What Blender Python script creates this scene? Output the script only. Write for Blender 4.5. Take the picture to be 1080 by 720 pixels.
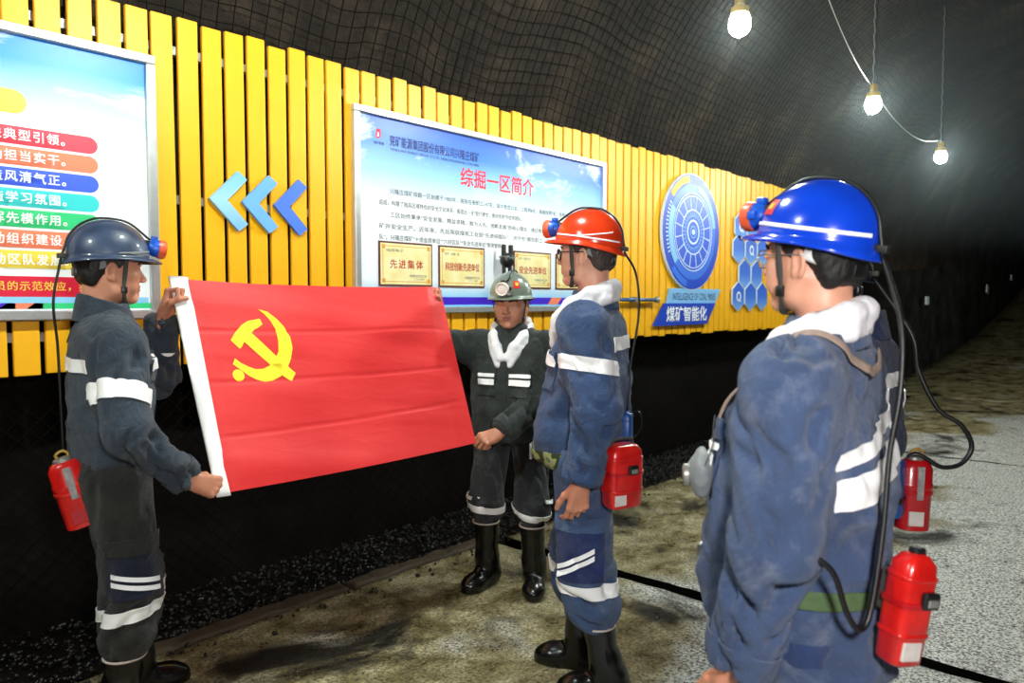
import bpy, bmesh, math, random
import numpy as np
from mathutils import Vector, Matrix, Quaternion

for _o in list(bpy.data.objects):
    bpy.data.objects.remove(_o)
S = bpy.context.scene
COL = S.collection
random.seed(7)
RNG = np.random.default_rng(11)

# ------------------------------------------------------------------ camera
CAM_YAW = math.radians(42.07)          # 0 = looking along the tunnel
CAM_PITCH = math.atan(42 / 790)
_cd = bpy.data.cameras.new('camera')
_cd.sensor_width = 36.0
_cd.lens = 790 / 1080 * 36
_cd.clip_start = 0.05
_cd.clip_end = 200
_cd.dof.use_dof = True
_cd.dof.focus_distance = 3.2
_cd.dof.aperture_fstop = 3.2
CAM = bpy.data.objects.new('camera', _cd)
COL.objects.link(CAM)
CAM.location = (0, 0, 1.5)
CAM.rotation_euler = (math.pi / 2 - CAM_PITCH, 0, CAM_YAW - math.pi / 2)
S.camera = CAM

# ------------------------------------------------------------------ world, exposure
W = bpy.data.worlds.new('world')
S.world = W
W.use_nodes = True
W.node_tree.nodes['Background'].inputs[0].default_value = (0.004, 0.005, 0.007, 1)
W.node_tree.nodes['Background'].inputs[1].default_value = 0.3
S.view_settings.view_transform = 'Standard'
S.view_settings.look = 'None'
S.view_settings.exposure = 0.28
S.view_settings.gamma = 1.0
S.view_settings.use_curve_mapping = False
LAMP_WATTS = 125.0                     # each mine lamp
FLASH_WATTS = 140.0                     # the photographer's flash

_fl = bpy.data.lights.new('camera_flash', 'POINT')
_fl.energy = FLASH_WATTS
_fl.shadow_soft_size = 0.10
_fl.color = (1.0, 0.97, 0.95)
_flo = bpy.data.objects.new('camera_flash', _fl)
COL.objects.link(_flo)
_flo.location = (0.10, -0.28, 1.82)

# ------------------------------------------------------------------ object helpers
def link(o, parent=None):
    COL.objects.link(o)
    if parent is not None:
        o.parent = parent
    return o

def tag(o, label=None, cat=None, group=None, kind=None):
    if label: o['label'] = label
    if cat: o['category'] = cat
    if group: o['group'] = group
    if kind: o['kind'] = kind
    return o

def empty(name, loc=(0, 0, 0), rz=0.0, parent=None):
    o = bpy.data.objects.new(name, None)
    o.empty_display_size = 0.1
    o.location = loc
    o.rotation_euler = (0, 0, rz)
    return link(o, parent)

def mesh_np(name, V, F, smooth=True):
    """V (n,3), F (m,k) index array or list of tuples"""
    me = bpy.data.meshes.new(name)
    if isinstance(F, np.ndarray):
        k = F.shape[1]
        me.vertices.add(len(V)); me.vertices.foreach_set('co', np.asarray(V, np.float32).ravel())
        me.loops.add(F.size); me.loops.foreach_set('vertex_index', F.astype(np.int32).ravel())
        me.polygons.add(len(F))
        me.polygons.foreach_set('loop_start', np.arange(0, F.size, k, dtype=np.int32))
        me.polygons.foreach_set('loop_total', np.full(len(F), k, np.int32))
        me.update(calc_edges=True)
    else:
        me.from_pydata([tuple(v) for v in V], [], [tuple(f) for f in F])
        me.update()
    if smooth:
        me.polygons.foreach_set('use_smooth', np.ones(len(me.polygons), bool))
    return me

def obj(name, me, mat, parent=None, loc=None, rot=None):
    if isinstance(me, bmesh.types.BMesh):
        bm = me
        me = bpy.data.meshes.new(name)
        bm.to_mesh(me); bm.free()
    if mat is not None and len(me.materials) == 0:
        me.materials.append(mat)
    o = bpy.data.objects.new(name, me)
    if loc is not None: o.location = loc
    if rot is not None: o.rotation_euler = rot
    return link(o, parent)

def smooth_angle(me, deg=40):
    me.polygons.foreach_set('use_smooth', np.ones(len(me.polygons), bool))
    try:
        me.set_sharp_from_angle(angle=math.radians(deg))
    except Exception:
        pass

def bm_box(lo, hi, bevel=0.0, bm=None, seg=1):
    bm = bm or bmesh.new()
    x0, y0, z0 = lo; x1, y1, z1 = hi
    vs = [bm.verts.new(p) for p in ((x0,y0,z0),(x1,y0,z0),(x1,y1,z0),(x0,y1,z0),(x0,y0,z1),(x1,y0,z1),(x1,y1,z1),(x0,y1,z1))]
    fs = [bm.faces.new([vs[i] for i in q]) for q in ((3,2,1,0),(4,5,6,7),(0,1,5,4),(1,2,6,5),(2,3,7,6),(3,0,4,7))]
    if bevel:
        es = list({e for f in fs for e in f.edges})
        bmesh.ops.bevel(bm, geom=es, offset=bevel, segments=seg, affect='EDGES', profile=0.5)
    return bm

def box(name, lo, hi, mat, parent=None, bevel=0.0, seg=1):
    return obj(name, bm_box(lo, hi, bevel, seg=seg), mat, parent)

def tube_mesh(name, pts, r, sides=8, closed=False, flat=None, flatdir=None):
    """tube along pts; r number or list; flat=(w,t) gives an elliptic strap facing flatdir(p)"""
    P = np.array(pts, float); n = len(P)
    T = np.gradient(P, axis=0)
    if closed:
        T = np.roll(P, -1, 0) - np.roll(P, 1, 0)
    T /= np.linalg.norm(T, axis=1)[:, None] + 1e-12
    R = np.full(n, r) if np.isscalar(r) else np.array(r, float)
    V = []
    up = np.array([0, 0, 1.0]) if abs(T[0][2]) < 0.9 else np.array([1.0, 0, 0])
    N = np.cross(T[0], up); N /= np.linalg.norm(N)
    for i in range(n):
        if flatdir is not None:
            d = np.array(flatdir(P[i]), float)
            B = d - T[i] * (d @ T[i]); B /= np.linalg.norm(B) + 1e-12
            N = np.cross(T[i], B)
        else:
            N = N - T[i] * (N @ T[i]); N /= np.linalg.norm(N) + 1e-12
            B = np.cross(T[i], N)
        for k in range(sides):
            a = 2 * math.pi * k / sides
            ca, sa = math.cos(a), math.sin(a)
            if flat:
                V.append(P[i] + N * ca * flat[0] / 2 + B * sa * flat[1] / 2)
            else:
                V.append(P[i] + (N * ca + B * sa) * R[i])
    F = []
    m = n if closed else n - 1
    for i in range(m):
        j = (i + 1) % n
        for k in range(sides):
            l = (k + 1) % sides
            F.append((i * sides + k, i * sides + l, j * sides + l, j * sides + k))
    if not closed:
        F.append(tuple(range(sides - 1, -1, -1)))
        F.append(tuple((n - 1) * sides + k for k in range(sides)))
    return mesh_np(name, V, F)

def spline(pts, n=40):
    """Catmull-Rom through pts"""
    P = [np.array(p, float) for p in pts]
    P = [2 * P[0] - P[1]] + P + [2 * P[-1] - P[-2]]
    out = []
    segs = len(P) - 3
    per = max(2, n // segs)
    for s in range(segs):
        a, b, c, d = P[s:s + 4]
        for i in range(per):
            t = i / per
            out.append(0.5 * ((2 * b) + (c - a) * t + (2 * a - 5 * b + 4 * c - d) * t * t + (3 * b - a - 3 * c + d) * t ** 3))
    out.append(P[-2])
    return out

def lathe_mesh(name, prof, sides=24, axis='z'):
    """prof: list of (r, h)"""
    V, F = [], []
    for r, h in prof:
        for k in range(sides):
            a = 2 * math.pi * k / sides
            p = (r * math.cos(a), r * math.sin(a), h)
            if axis == 'y': p = (p[0], p[2], -p[1])
            V.append(p)
    n = len(prof)
    for i in range(n - 1):
        for k in range(sides):
            l = (k + 1) % sides
            F.append((i * sides + k, i * sides + l, (i + 1) * sides + l, (i + 1) * sides + k))
    F.append(tuple(range(sides - 1, -1, -1)))
    F.append(tuple((n - 1) * sides + k for k in range(sides)))
    me = mesh_np(name, V, F)
    smooth_angle(me, 40)
    return me

def prism(name, outline, depth, bevel=0.0):
    """outline [(x,z)] counter-clockwise seen from -Y; front face at y=0, back at y=depth"""
    bm = bmesh.new()
    f = bm.faces.new([bm.verts.new((x, 0, z)) for x, z in outline])
    r = bmesh.ops.extrude_face_region(bm, geom=[f])
    vs = [g for g in r['geom'] if isinstance(g, bmesh.types.BMVert)]
    bmesh.ops.translate(bm, verts=vs, vec=(0, depth, 0))
    bmesh.ops.recalc_face_normals(bm, faces=bm.faces)
    return bm

# ------------------------------------------------------------------ noise in numpy
_LAT = RNG.random((32, 32, 32)).astype(np.float32)
def vnoise(P):
    P = np.asarray(P, np.float32)
    I = np.floor(P).astype(np.int64); f = P - I
    f = f * f * (3 - 2 * f)
    i0 = I & 31; i1 = (I + 1) & 31
    x0, y0, z0 = i0[:, 0], i0[:, 1], i0[:, 2]; x1, y1, z1 = i1[:, 0], i1[:, 1], i1[:, 2]
    fx, fy, fz = f[:, 0], f[:, 1], f[:, 2]
    c00 = _LAT[x0, y0, z0] * (1 - fx) + _LAT[x1, y0, z0] * fx
    c10 = _LAT[x0, y1, z0] * (1 - fx) + _LAT[x1, y1, z0] * fx
    c01 = _LAT[x0, y0, z1] * (1 - fx) + _LAT[x1, y0, z1] * fx
    c11 = _LAT[x0, y1, z1] * (1 - fx) + _LAT[x1, y1, z1] * fx
    return (c00 * (1 - fy) + c10 * fy) * (1 - fz) + (c01 * (1 - fy) + c11 * fy) * fz
def fbm(P, oct=4):
    P = np.asarray(P, np.float32); s = 0; a = 0.5
    for i in range(oct):
        s = s + a * vnoise(P * (2 ** i) + 17.3 * i); a *= 0.5
    return s

# ------------------------------------------------------------------ distance-field modelling
class Field:
    def __init__(s, lo, hi, h):
        s.lo = np.array(lo, float); s.h = h
        n = np.ceil((np.array(hi, float) - s.lo) / h).astype(int) + 1
        s.D = np.full(n, 1.0, np.float32)
        s.ax = [(s.lo[i] + h * np.arange(n[i])).astype(np.float32) for i in range(3)]
    def _win(s, lo, hi, pad):
        sl = []
        for i in range(3):
            a = int(np.floor((lo[i] - pad - s.lo[i]) / s.h)); b = int(np.ceil((hi[i] + pad - s.lo[i]) / s.h)) + 1
            a = min(max(a, 0), s.D.shape[i]); b = min(max(b, 0), s.D.shape[i])
            sl.append(slice(a, b))
        return tuple(sl)
    def op(s, fn, lo, hi, k=0.01, mode='add'):
        w = s._win(lo, hi, k + 3 * s.h)
        X = s.ax[0][w[0]][:, None, None]; Y = s.ax[1][w[1]][None, :, None]; Z = s.ax[2][w[2]][None, None, :]
        if X.size == 0 or Y.size == 0 or Z.size == 0: return s
        d = fn(X, Y, Z).astype(np.float32)
        D = s.D[w]
        if mode == 'add':
            hh = np.maximum(k - np.abs(D - d), 0) / k
            s.D[w] = np.minimum(D, d) - hh * hh * k * 0.25
        else:                                            # cut
            d = -d
            hh = np.maximum(k - np.abs(D - d), 0) / k
            s.D[w] = np.maximum(D, d) + hh * hh * k * 0.25
        return s
    def cone(s, a, b, ra, rb, k=0.01, mode='add', flat=None):
        a = np.array(a, float); b = np.array(b, float)
        lo = np.minimum(a - ra, b - rb); hi = np.maximum(a + ra, b + rb)
        if flat is not None:
            lo = lo - max(ra, rb) * 0.6; hi = hi + max(ra, rb) * 0.6
        return s.op(lambda X, Y, Z: f_cone(X, Y, Z, a, b, ra, rb, flat), lo, hi, k, mode)
    def ell(s, c, r, k=0.01, mode='add', R=None):
        c = np.array(c, float); r = np.array(r, float)
        m = r.max() if R is not None else r
        return s.op(lambda X, Y, Z: f_ell(X, Y, Z, c, r, R), c - m, c + m, k, mode)
    def loft(s, zs, A, B, cx, cy, k=0.02, ex=2.4):
        zs = np.array(zs, float)
        A, B, cx, cy = [np.array(q, float) if np.ndim(q) else np.full(len(zs), float(q)) for q in (A, B, cx, cy)]
        lo = ((cx - A).min(), (cy - B).min(), zs[0]); hi = ((cx + A).max(), (cy + B).max(), zs[-1])
        return s.op(lambda X, Y, Z: f_loft(X, Y, Z, zs, A, B, cx, cy, ex), lo, hi, k)
    def plane_cut(s, co, no):
        """remove the side the normal points to"""
        co = np.array(co, float); no = np.array(no, float); no /= np.linalg.norm(no)
        X = s.ax[0][:, None, None]; Y = s.ax[1][None, :, None]; Z = s.ax[2][None, None, :]
        d = ((X - co[0]) * no[0] + (Y - co[1]) * no[1] + (Z - co[2]) * no[2]).astype(np.float32)
        s.D = np.maximum(s.D, d)
        return s
    def mesh(s):
        return surface_nets(s.D, s.lo, s.h)

def f_cone(X, Y, Z, a, b, ra, rb, flat=None):
    ab = b - a; L2 = float(ab @ ab) + 1e-12
    px, py, pz = X - a[0], Y - a[1], Z - a[2]
    t = np.clip((px * ab[0] + py * ab[1] + pz * ab[2]) / L2, 0, 1)
    qx, qy, qz = px - t * ab[0], py - t * ab[1], pz - t * ab[2]
    d2 = qx * qx + qy * qy + qz * qz
    if flat is not None:                       # flat = (direction, factor): thinner (>1) along the direction
        n = np.array(flat[0], float); n /= np.linalg.norm(n)
        c = qx * n[0] + qy * n[1] + qz * n[2]
        d2 = d2 + c * c * (flat[1] ** 2 - 1)
    return np.sqrt(d2 + 1e-12) - (ra + (rb - ra) * t)

def f_ell(X, Y, Z, c, r, R=None):
    x, y, z = X - c[0], Y - c[1], Z - c[2]
    if R is not None:                          # R rows: local axes
        x, y, z = (x * R[0][0] + y * R[0][1] + z * R[0][2], x * R[1][0] + y * R[1][1] + z * R[1][2], x * R[2][0] + y * R[2][1] + z * R[2][2])
    k0 = np.sqrt((x / r[0]) ** 2 + (y / r[1]) ** 2 + (z / r[2]) ** 2) + 1e-9
    k1 = np.sqrt((x / r[0] ** 2) ** 2 + (y / r[1] ** 2) ** 2 + (z / r[2] ** 2) ** 2) + 1e-9
    return k0 * (k0 - 1) / k1

def f_loft(X, Y, Z, zs, A, B, cx, cy, ex=2.4):
    z = np.asarray(Z)
    a = np.interp(z, zs, A).astype(np.float32); b = np.interp(z, zs, B).astype(np.float32)
    x0 = np.interp(z, zs, cx).astype(np.float32); y0 = np.interp(z, zs, cy).astype(np.float32)
    d = ((np.abs((X - x0) / a) ** ex + np.abs((Y - y0) / b) ** ex + 1e-9) ** (1 / ex) - 1) * np.minimum(a, b)
    return np.maximum(d, np.maximum(z - zs[-1], zs[0] - z))

def surface_nets(D, lo, h):
    s = D < 0
    nx, ny, nz = D.shape
    cnt = np.zeros((nx - 1, ny - 1, nz - 1), np.int8)
    for dx in (0, 1):
        for dy in (0, 1):
            for dz in (0, 1):
                cnt += s[dx:nx - 1 + dx, dy:ny - 1 + dy, dz:nz - 1 + dz]
    act = (cnt > 0) & (cnt < 8)
    idx = np.argwhere(act)
    n = len(idx)
    cid = np.full(act.shape, -1, np.int32)
    cid[act] = np.arange(n)
    corners = np.array([(dx, dy, dz) for dx in (0, 1) for dy in (0, 1) for dz in (0, 1)])
    val = np.stack([D[idx[:, 0] + c[0], idx[:, 1] + c[1], idx[:, 2] + c[2]] for c in corners], 1)
    acc = np.zeros((n, 3)); num = np.zeros(n)
    for i in range(8):
        for j in range(i + 1, 8):
            if np.abs(corners[i] - corners[j]).sum() != 1: continue
            a, b = val[:, i], val[:, j]
            m = (a < 0) != (b < 0)
            t = np.where(m, a / np.where(m, a - b, 1), 0)
            p = corners[i] + t[:, None] * (corners[j] - corners[i])
            acc[m] += p[m]; num[m] += 1
    V = lo + (idx + acc / num[:, None]) * h
    Q = []
    for axis in range(3):
        sl0 = [slice(None)] * 3; sl1 = [slice(None)] * 3
        sl0[axis] = slice(0, -1); sl1[axis] = slice(1, None)
        a = s[tuple(sl0)]; b = s[tuple(sl1)]
        E = np.argwhere(a != b)
        u, v = (axis + 1) % 3, (axis + 2) % 3
        E = E[(E[:, u] > 0) & (E[:, v] > 0) & (E[:, u] < D.shape[u] - 1) & (E[:, v] < D.shape[v] - 1)]
        if len(E) == 0: continue
        flip = s[E[:, 0], E[:, 1], E[:, 2]]
        def c(du, dv):
            e = E.copy(); e[:, u] += du; e[:, v] += dv
            return cid[e[:, 0], e[:, 1], e[:, 2]]
        q = np.stack([c(-1, -1), c(0, -1), c(0, 0), c(-1, 0)], 1)
        q = np.where(flip[:, None], q, q[:, ::-1])
        Q.append(q)
    Q = np.concatenate(Q)
    Q = Q[(Q >= 0).all(1)]
    return V, Q

def vnormals(V, Q):
    n = np.cross(V[Q[:, 2]] - V[Q[:, 0]], V[Q[:, 3]] - V[Q[:, 1]])
    N = np.zeros_like(V)
    for k in range(4):
        np.add.at(N, Q[:, k], n)
    return N / (np.linalg.norm(N, axis=1)[:, None] + 1e-12)

def relax(V, Q, it=1, w=0.5):
    for _ in range(it):
        acc = np.zeros_like(V); num = np.zeros(len(V))
        for k in range(4):
            a, b = Q[:, k], Q[:, (k + 1) % 4]
            np.add.at(acc, a, V[b]); np.add.at(num, a, 1)
        V = V * (1 - w) + w * acc / np.maximum(num, 1)[:, None]
    return V

def patch(name, V, Q, N, keep, planes, off, thick, mat, parent):
    """a piece of cloth lying on a surface: the faces of (V,Q) where keep(vertex) is true, cut by planes, lifted by off"""
    kv = keep(V)
    for co, no in planes:
        co = np.array(co, float); no = np.array(no, float); no = no / np.linalg.norm(no)
        kv &= ((V - co) @ no) < 0.02
    fq = Q[kv[Q].all(1)]
    if len(fq) == 0:
        print('EMPTY PATCH', name, parent.name if parent else None); return None
    u, inv = np.unique(fq, return_inverse=True)
    fq = inv.reshape(fq.shape)
    me = mesh_np(name, V[u] + N[u] * off, fq)
    bm = bmesh.new(); bm.from_mesh(me)
    for co, no in planes:
        g = list(bm.verts) + list(bm.edges) + list(bm.faces)
        bmesh.ops.bisect_plane(bm, geom=g, plane_co=co, plane_no=no, clear_outer=True, dist=1e-5)
    if not bm.faces:
        print('EMPTY PATCH2', name, parent.name if parent else None); return None
    if thick:
        bmesh.ops.dissolve_degenerate(bm, dist=0.0004, edges=list(bm.edges))
        bm.normal_update()
        r = bmesh.ops.extrude_face_region(bm, geom=list(bm.faces), use_keep_orig=False)
        for v in [g for g in r['geom'] if isinstance(g, bmesh.types.BMVert)]:
            v.co += v.normal * thick
    bm.to_mesh(me); bm.free()
    me.polygons.foreach_set('use_smooth', np.ones(len(me.polygons), bool))
    smooth_angle(me, 50)
    return obj(name, me, mat, parent)
# ------------------------------------------------------------------ materials
def lin(c):
    """sRGB 0-255 to linear"""
    return tuple((x / 255 / 12.92 if x / 255 <= 0.04045 else ((x / 255 + 0.055) / 1.055) ** 2.4) for x in c) + (1.0,)

class NT:
    def __init__(s, name):
        s.m = bpy.data.materials.new(name); s.m.use_nodes = True
        s.t = s.m.node_tree; s.b = s.t.nodes['Principled BSDF']
    def n(s, typ, **kw):
        nd = s.t.nodes.new(typ)
        for k, v in kw.items():
            if k in nd.inputs: nd.inputs[k].default_value = v
            else: setattr(nd, k, v)
        return nd
    def l(s, a, b): s.t.links.new(a, b)
    def ramp(s, fac, stops, interp='LINEAR'):
        r = s.n('ShaderNodeValToRGB'); r.color_ramp.interpolation = interp
        e = r.color_ramp.elements
        while len(e) < len(stops): e.new(0.5)
        for i, (p, c) in enumerate(stops):
            e[i].position = p; e[i].color = c
        s.l(fac, r.inputs[0]); return r.outputs[0]
    def noise(s, scale, detail=4, rough=0.55, coord='Object', vec=None, dist=0.0):
        if vec is None:
            tc = s.n('ShaderNodeTexCoord'); vec = tc.outputs[coord]
        nd = s.n('ShaderNodeTexNoise'); nd.inputs['Scale'].default_value = scale
        nd.inputs['Detail'].default_value = detail; nd.inputs['Roughness'].default_value = rough
        nd.inputs['Distortion'].default_value = dist
        s.l(vec, nd.inputs['Vector']); return nd.outputs['Fac']
    def bump(s, h, strength=0.3, dist=0.01):
        b = s.n('ShaderNodeBump'); b.inputs['Strength'].default_value = strength; b.inputs['Distance'].default_value = dist
        s.l(h, b.inputs['Height']); s.l(b.outputs[0], s.b.inputs['Normal']); return b
    def mixc(s, fac, a, b):
        m = s.n('ShaderNodeMix', data_type='RGBA')
        if isinstance(fac, (int, float)): m.inputs[0].default_value = fac
        else: s.l(fac, m.inputs[0])
        for i, v in ((6, a), (7, b)):
            if isinstance(v, tuple): m.inputs[i].default_value = v
            else: s.l(v, m.inputs[i])
        return m.outputs[2]

def plain(name, rgb, rough=0.5, metal=0.0, coat=0.0, var=0.0, scale=12, bump=0.0, spec=None):
    k = NT(name); c = lin(rgb)
    k.b.inputs['Roughness'].default_value = rough
    k.b.inputs['Metallic'].default_value = metal
    k.b.inputs['Coat Weight'].default_value = coat
    if spec is not None: k.b.inputs['Specular IOR Level'].default_value = spec
    f = k.noise(scale, 5)
    lo = tuple(x * (1 - var) for x in c[:3]) + (1,); hi = tuple(min(1, x * (1 + var)) for x in c[:3]) + (1,)
    k.l(k.ramp(f, [(0.3, lo), (0.7, hi)]), k.b.inputs['Base Color'])
    if bump: k.bump(k.noise(scale * 6, 4), bump, 0.003)
    return k.m

def cloth(name, rgb, dust=None, amount=0.5, rough=0.85, weave=900, folds=0.5, dscale=7):
    k = NT(name); c = lin(rgb)
    f1 = k.noise(5, 5, 0.6)
    lo = tuple(x * 0.72 for x in c[:3]) + (1,); hi = tuple(min(1, x * 1.3) for x in c[:3]) + (1,)
    col = k.ramp(f1, [(0.3, lo), (0.7, hi)])
    if dust:
        f2 = k.noise(dscale, 8, 0.68, dist=0.4)
        fac = k.ramp(f2, [(0.52, (0, 0, 0, 1)), (0.78, (amount,) * 3 + (1,))])
        col = k.mixc(fac, col, lin(dust))
    k.l(col, k.b.inputs['Base Color'])
    k.b.inputs['Roughness'].default_value = rough
    k.b.inputs['Specular IOR Level'].default_value = 0.25
    k.b.inputs['Sheen Weight'].default_value = 0.15
    # small creases + weave
    n1 = k.noise(24, 6, 0.62, dist=1.6); n2 = k.noise(weave, 2)
    ad = k.n('ShaderNodeMath', operation='MULTIPLY_ADD'); ad.inputs[1].default_value = 0.12
    k.l(n2, ad.inputs[0]); k.l(n1, ad.inputs[2])
    k.bump(ad.outputs[0], folds, 0.030)
    return k.m

M = {}
def build_materials():
    M['yellow'] = plain('yellow_paint', (247, 178, 1), 0.45, var=0.05, scale=3)
    M['alu'] = plain('aluminium', (205, 205, 205), 0.35, 0.75, var=0.08, scale=20)
    M['steel'] = plain('galvanised_steel', (150, 150, 145), 0.45, 0.6, var=0.2)
    M['dark_steel'] = plain('dark_steel', (45, 44, 42), 0.5, 0.4, var=0.3)
    M['blacksteel'] = plain('black_wire', (13, 10, 8), 0.9, 0.0, var=0.3, spec=0.1)
    M['black'] = plain('black_rubber_cable', (14, 14, 15), 0.42, var=0.2)
    M['strap'] = plain('grey_webbing', (62, 62, 60), 0.8, var=0.2, scale=60, bump=0.3)
    M['strap_tan'] = plain('tan_webbing', (150, 130, 118), 0.8, var=0.15, scale=60, bump=0.3)
    M['white_print'] = plain('white_print', (246, 246, 246), 0.5)
    M['reflect'] = plain('reflective_tape', (255, 255, 255), 0.35, var=0.0)
    M['towel'] = plain('white_towelling', (236, 234, 238), 0.95, var=0.05, scale=40, bump=0.8)
    M['boot'] = plain('wet_black_rubber', (12, 12, 12), 0.24, var=0.5, coat=0.15, bump=0.15)
    M['boot_rim'] = plain('pale_boot_lining', (205, 190, 180), 0.8)
    M['hair'] = plain('black_hair', (17, 14, 13), 0.5, var=0.4, scale=60, bump=0.6)
    M['hair_short'] = plain('cropped_hair', (62, 52, 48), 0.7, var=0.3, scale=120, bump=0.3)
    M['red_paint'] = plain('red_canister_paint', (205, 26, 22), 0.28, var=0.22, scale=16, coat=0.3)
    M['red_dark'] = plain('deep_red_canister_paint', (178, 16, 26), 0.28, var=0.15, scale=16, coat=0.3)
    M['label'] = plain('off_white_sticker', (214, 206, 200), 0.6, var=0.12, scale=40)
    M['grey_label'] = plain('grey_sticker', (150, 145, 145), 0.5, var=0.25, scale=60)
    M['blackplastic'] = plain('black_plastic', (20, 20, 21), 0.4)
    M['lamp_blue'] = plain('blue_plastic', (22, 84, 190), 0.35)
    M['lamp_orange'] = plain('orange_plastic', (226, 92, 52), 0.4)
    M['lens'] = plain('pale_lens', (228, 214, 205), 0.12, coat=0.6)
    M['battery_blue'] = plain('blue_battery_case', (10, 74, 150), 0.4)
    M['glassframe'] = plain('black_glasses_frame', (14, 14, 15), 0.3)
    M['silverframe'] = plain('silver_glasses_frame', (170, 170, 172), 0.25, 0.8)
    g = NT('spectacle_glass'); g.b.inputs['Transmission Weight'].default_value = 1.0
    g.b.inputs['Roughness'].default_value = 0.02; g.b.inputs['IOR'].default_value = 1.05; g.b.inputs['Base Color'].default_value = (0.95, 0.97, 0.97, 1)
    M['specglass'] = g.m
    M['camo'] = camo()
    M['belt_green'] = plain('green_webbing', (72, 96, 58), 0.8, var=0.2, scale=50, bump=0.4)
    M['eye'] = plain('eye_white', (222, 214, 206), 0.2)
    M['iris'] = plain('dark_iris', (24, 15, 10), 0.15)
    for nm, c in (('tan', (196, 134, 104)), ('pale', (222, 164, 138)), ('brown', (208, 146, 116)), ('hand', (205, 140, 112))):
        k = NT('skin_' + nm); cc = lin(c)
        f = k.noise(22, 5)
        k.l(k.ramp(f, [(0.3, tuple(x * q for x, q in zip(cc[:3], (0.85, 0.78, 0.74))) + (1,)), (0.7, cc)]), k.b.inputs['Base Color'])
        k.b.inputs['Roughness'].default_value = 0.45
        k.b.inputs['Subsurface Weight'].default_value = 0.08
        k.b.inputs['Subsurface Radius'].default_value = (0.012, 0.005, 0.003)
        k.bump(k.noise(260, 3), 0.15, 0.001)
        M['skin_' + nm] = k.m
    M['lips'] = plain('lips', (160, 92, 82), 0.45)
    M['brow'] = plain('brow_hair', (34, 25, 21), 0.7)
    M['jacket_slate'] = cloth('slate_workwear', (50, 60, 72), (108, 106, 94), 0.45)
    M['trousers_black'] = cloth('sooty_workwear', (36, 36, 34), (66, 64, 54), 0.45)
    M['jacket_black'] = cloth('black_workwear', (44, 50, 49), (84, 88, 80), 0.45)
    M['trousers_soot'] = cloth('charcoal_workwear', (44, 45, 49), (120, 118, 116), 0.55)
    M['jacket_denim'] = cloth('blue_workwear', (52, 72, 108), (120, 134, 154), 0.5)
    M['trousers_denim'] = cloth('blue_workwear_trousers', (62, 82, 116), (130, 140, 154), 0.55)
    M['jacket_dusty'] = cloth('dusty_blue_workwear', (62, 79, 112), (142, 148, 162), 0.5, dscale=13)
    M['trousers_navy'] = cloth('navy_workwear_trousers', (44, 62, 104), (100, 108, 130), 0.5)
    M['jacket_navy'] = cloth('navy_workwear', (30, 40, 74), (70, 78, 104), 0.4)
    M['panel_dark'] = cloth('dark_pocket_cloth', (22, 28, 46), (60, 64, 76), 0.4)
    M['panel_navy'] = cloth('navy_pocket_cloth', (32, 46, 92), (90, 100, 130), 0.4)
    for nm, c, v, rgh in (('navy', (44, 58, 84), 0.5, 0.42), ('grey', (112, 124, 112), 0.22, 0.3), ('red', (226, 62, 26), 0.10, 0.22), ('blue', (12, 62, 196), 0.08, 0.2), ('darkblue', (18, 26, 48), 0.1, 0.4)):
        M['helmet_' + nm] = plain('helmet_shell_' + nm, c, rgh, var=v, scale=9, coat=0.5)
    M['sticker_red'] = plain('red_sticker', (214, 40, 40), 0.4)
    M['sticker_yellow'] = plain('yellow_sticker', (240, 200, 60), 0.4)
    M['harness'] = plain('grey_harness', (120, 124, 126), 0.6)
    M['harness_white'] = plain('white_harness', (200, 200, 198), 0.6)
    M['flag_red'] = flagmat()
    M['flag_yellow'] = plain('flag_yellow', (250, 226, 40), 0.7)
    M['flag_white'] = plain('flag_white_sleeve', (244, 244, 242), 0.8, bump=0.1)
    M['brown_frame'] = plain('certificate_brown', (96, 34, 26), 0.5)
    M['cert_cream'] = certmat()
    M['cert_red'] = plain('certificate_red_ink', (196, 62, 50), 0.6)
    M['ink_grey'] = plain('grey_ink', (88, 88, 92), 0.6)
    M['ink_navy'] = plain('navy_ink', (12, 22, 92), 0.6)
    M['ink_red'] = plain('red_ink', (232, 36, 50), 0.6)
    for nm, c in (('strip_red', (235, 62, 84)), ('strip_salmon', (247, 132, 96)), ('strip_blue', (62, 98, 232)), ('strip_teal', (54, 206, 208)),
                  ('strip_green', (50, 202, 126)), ('strip_yellow', (240, 212, 74)), ('banner_red', (224, 26, 60)), ('band_cyan', (140, 206, 246)),
                  ('band_violet', (64, 30, 200)), ('sign_blue', (20, 76, 200)), ('sign_deep', (16, 62, 186)), ('sign_mid', (44, 104, 216)), ('sign_pale', (126, 182, 230)),
                  ('sign_edge', (214, 232, 248)), ('chev_a', (150, 204, 246)), ('chev_b', (112, 174, 244)), ('chev_c', (78, 122, 224)), ('cert_tan', (226, 160, 60))):
        M[nm] = plain(nm, c, 0.4)
    M['hexblue'] = gradmat('hex_blue', [(0.0, lin((120, 170, 240))), (0.5, lin((60, 112, 216))), (1.0, lin((40, 92, 206)))])
    M['chev_grad'] = gradmat('chevron_pale', [(0.0, lin((120, 178, 246))), (0.5, lin((160, 208, 246))), (1.0, lin((120, 190, 246)))])
    M['poster_left'] = postermat('poster_sky_left', [(0.0, (0.80, 0.86, 0.92, 1)), (0.10, (0.90, 0.92, 0.95, 1)), (0.64, (0.92, 0.93, 0.96, 1)), (0.76, (0.50, 0.78, 0.95, 1)), (0.9, lin((40, 150, 236))), (1.0, lin((20, 128, 226)))], (3.0, 9.0), 3)
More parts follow.
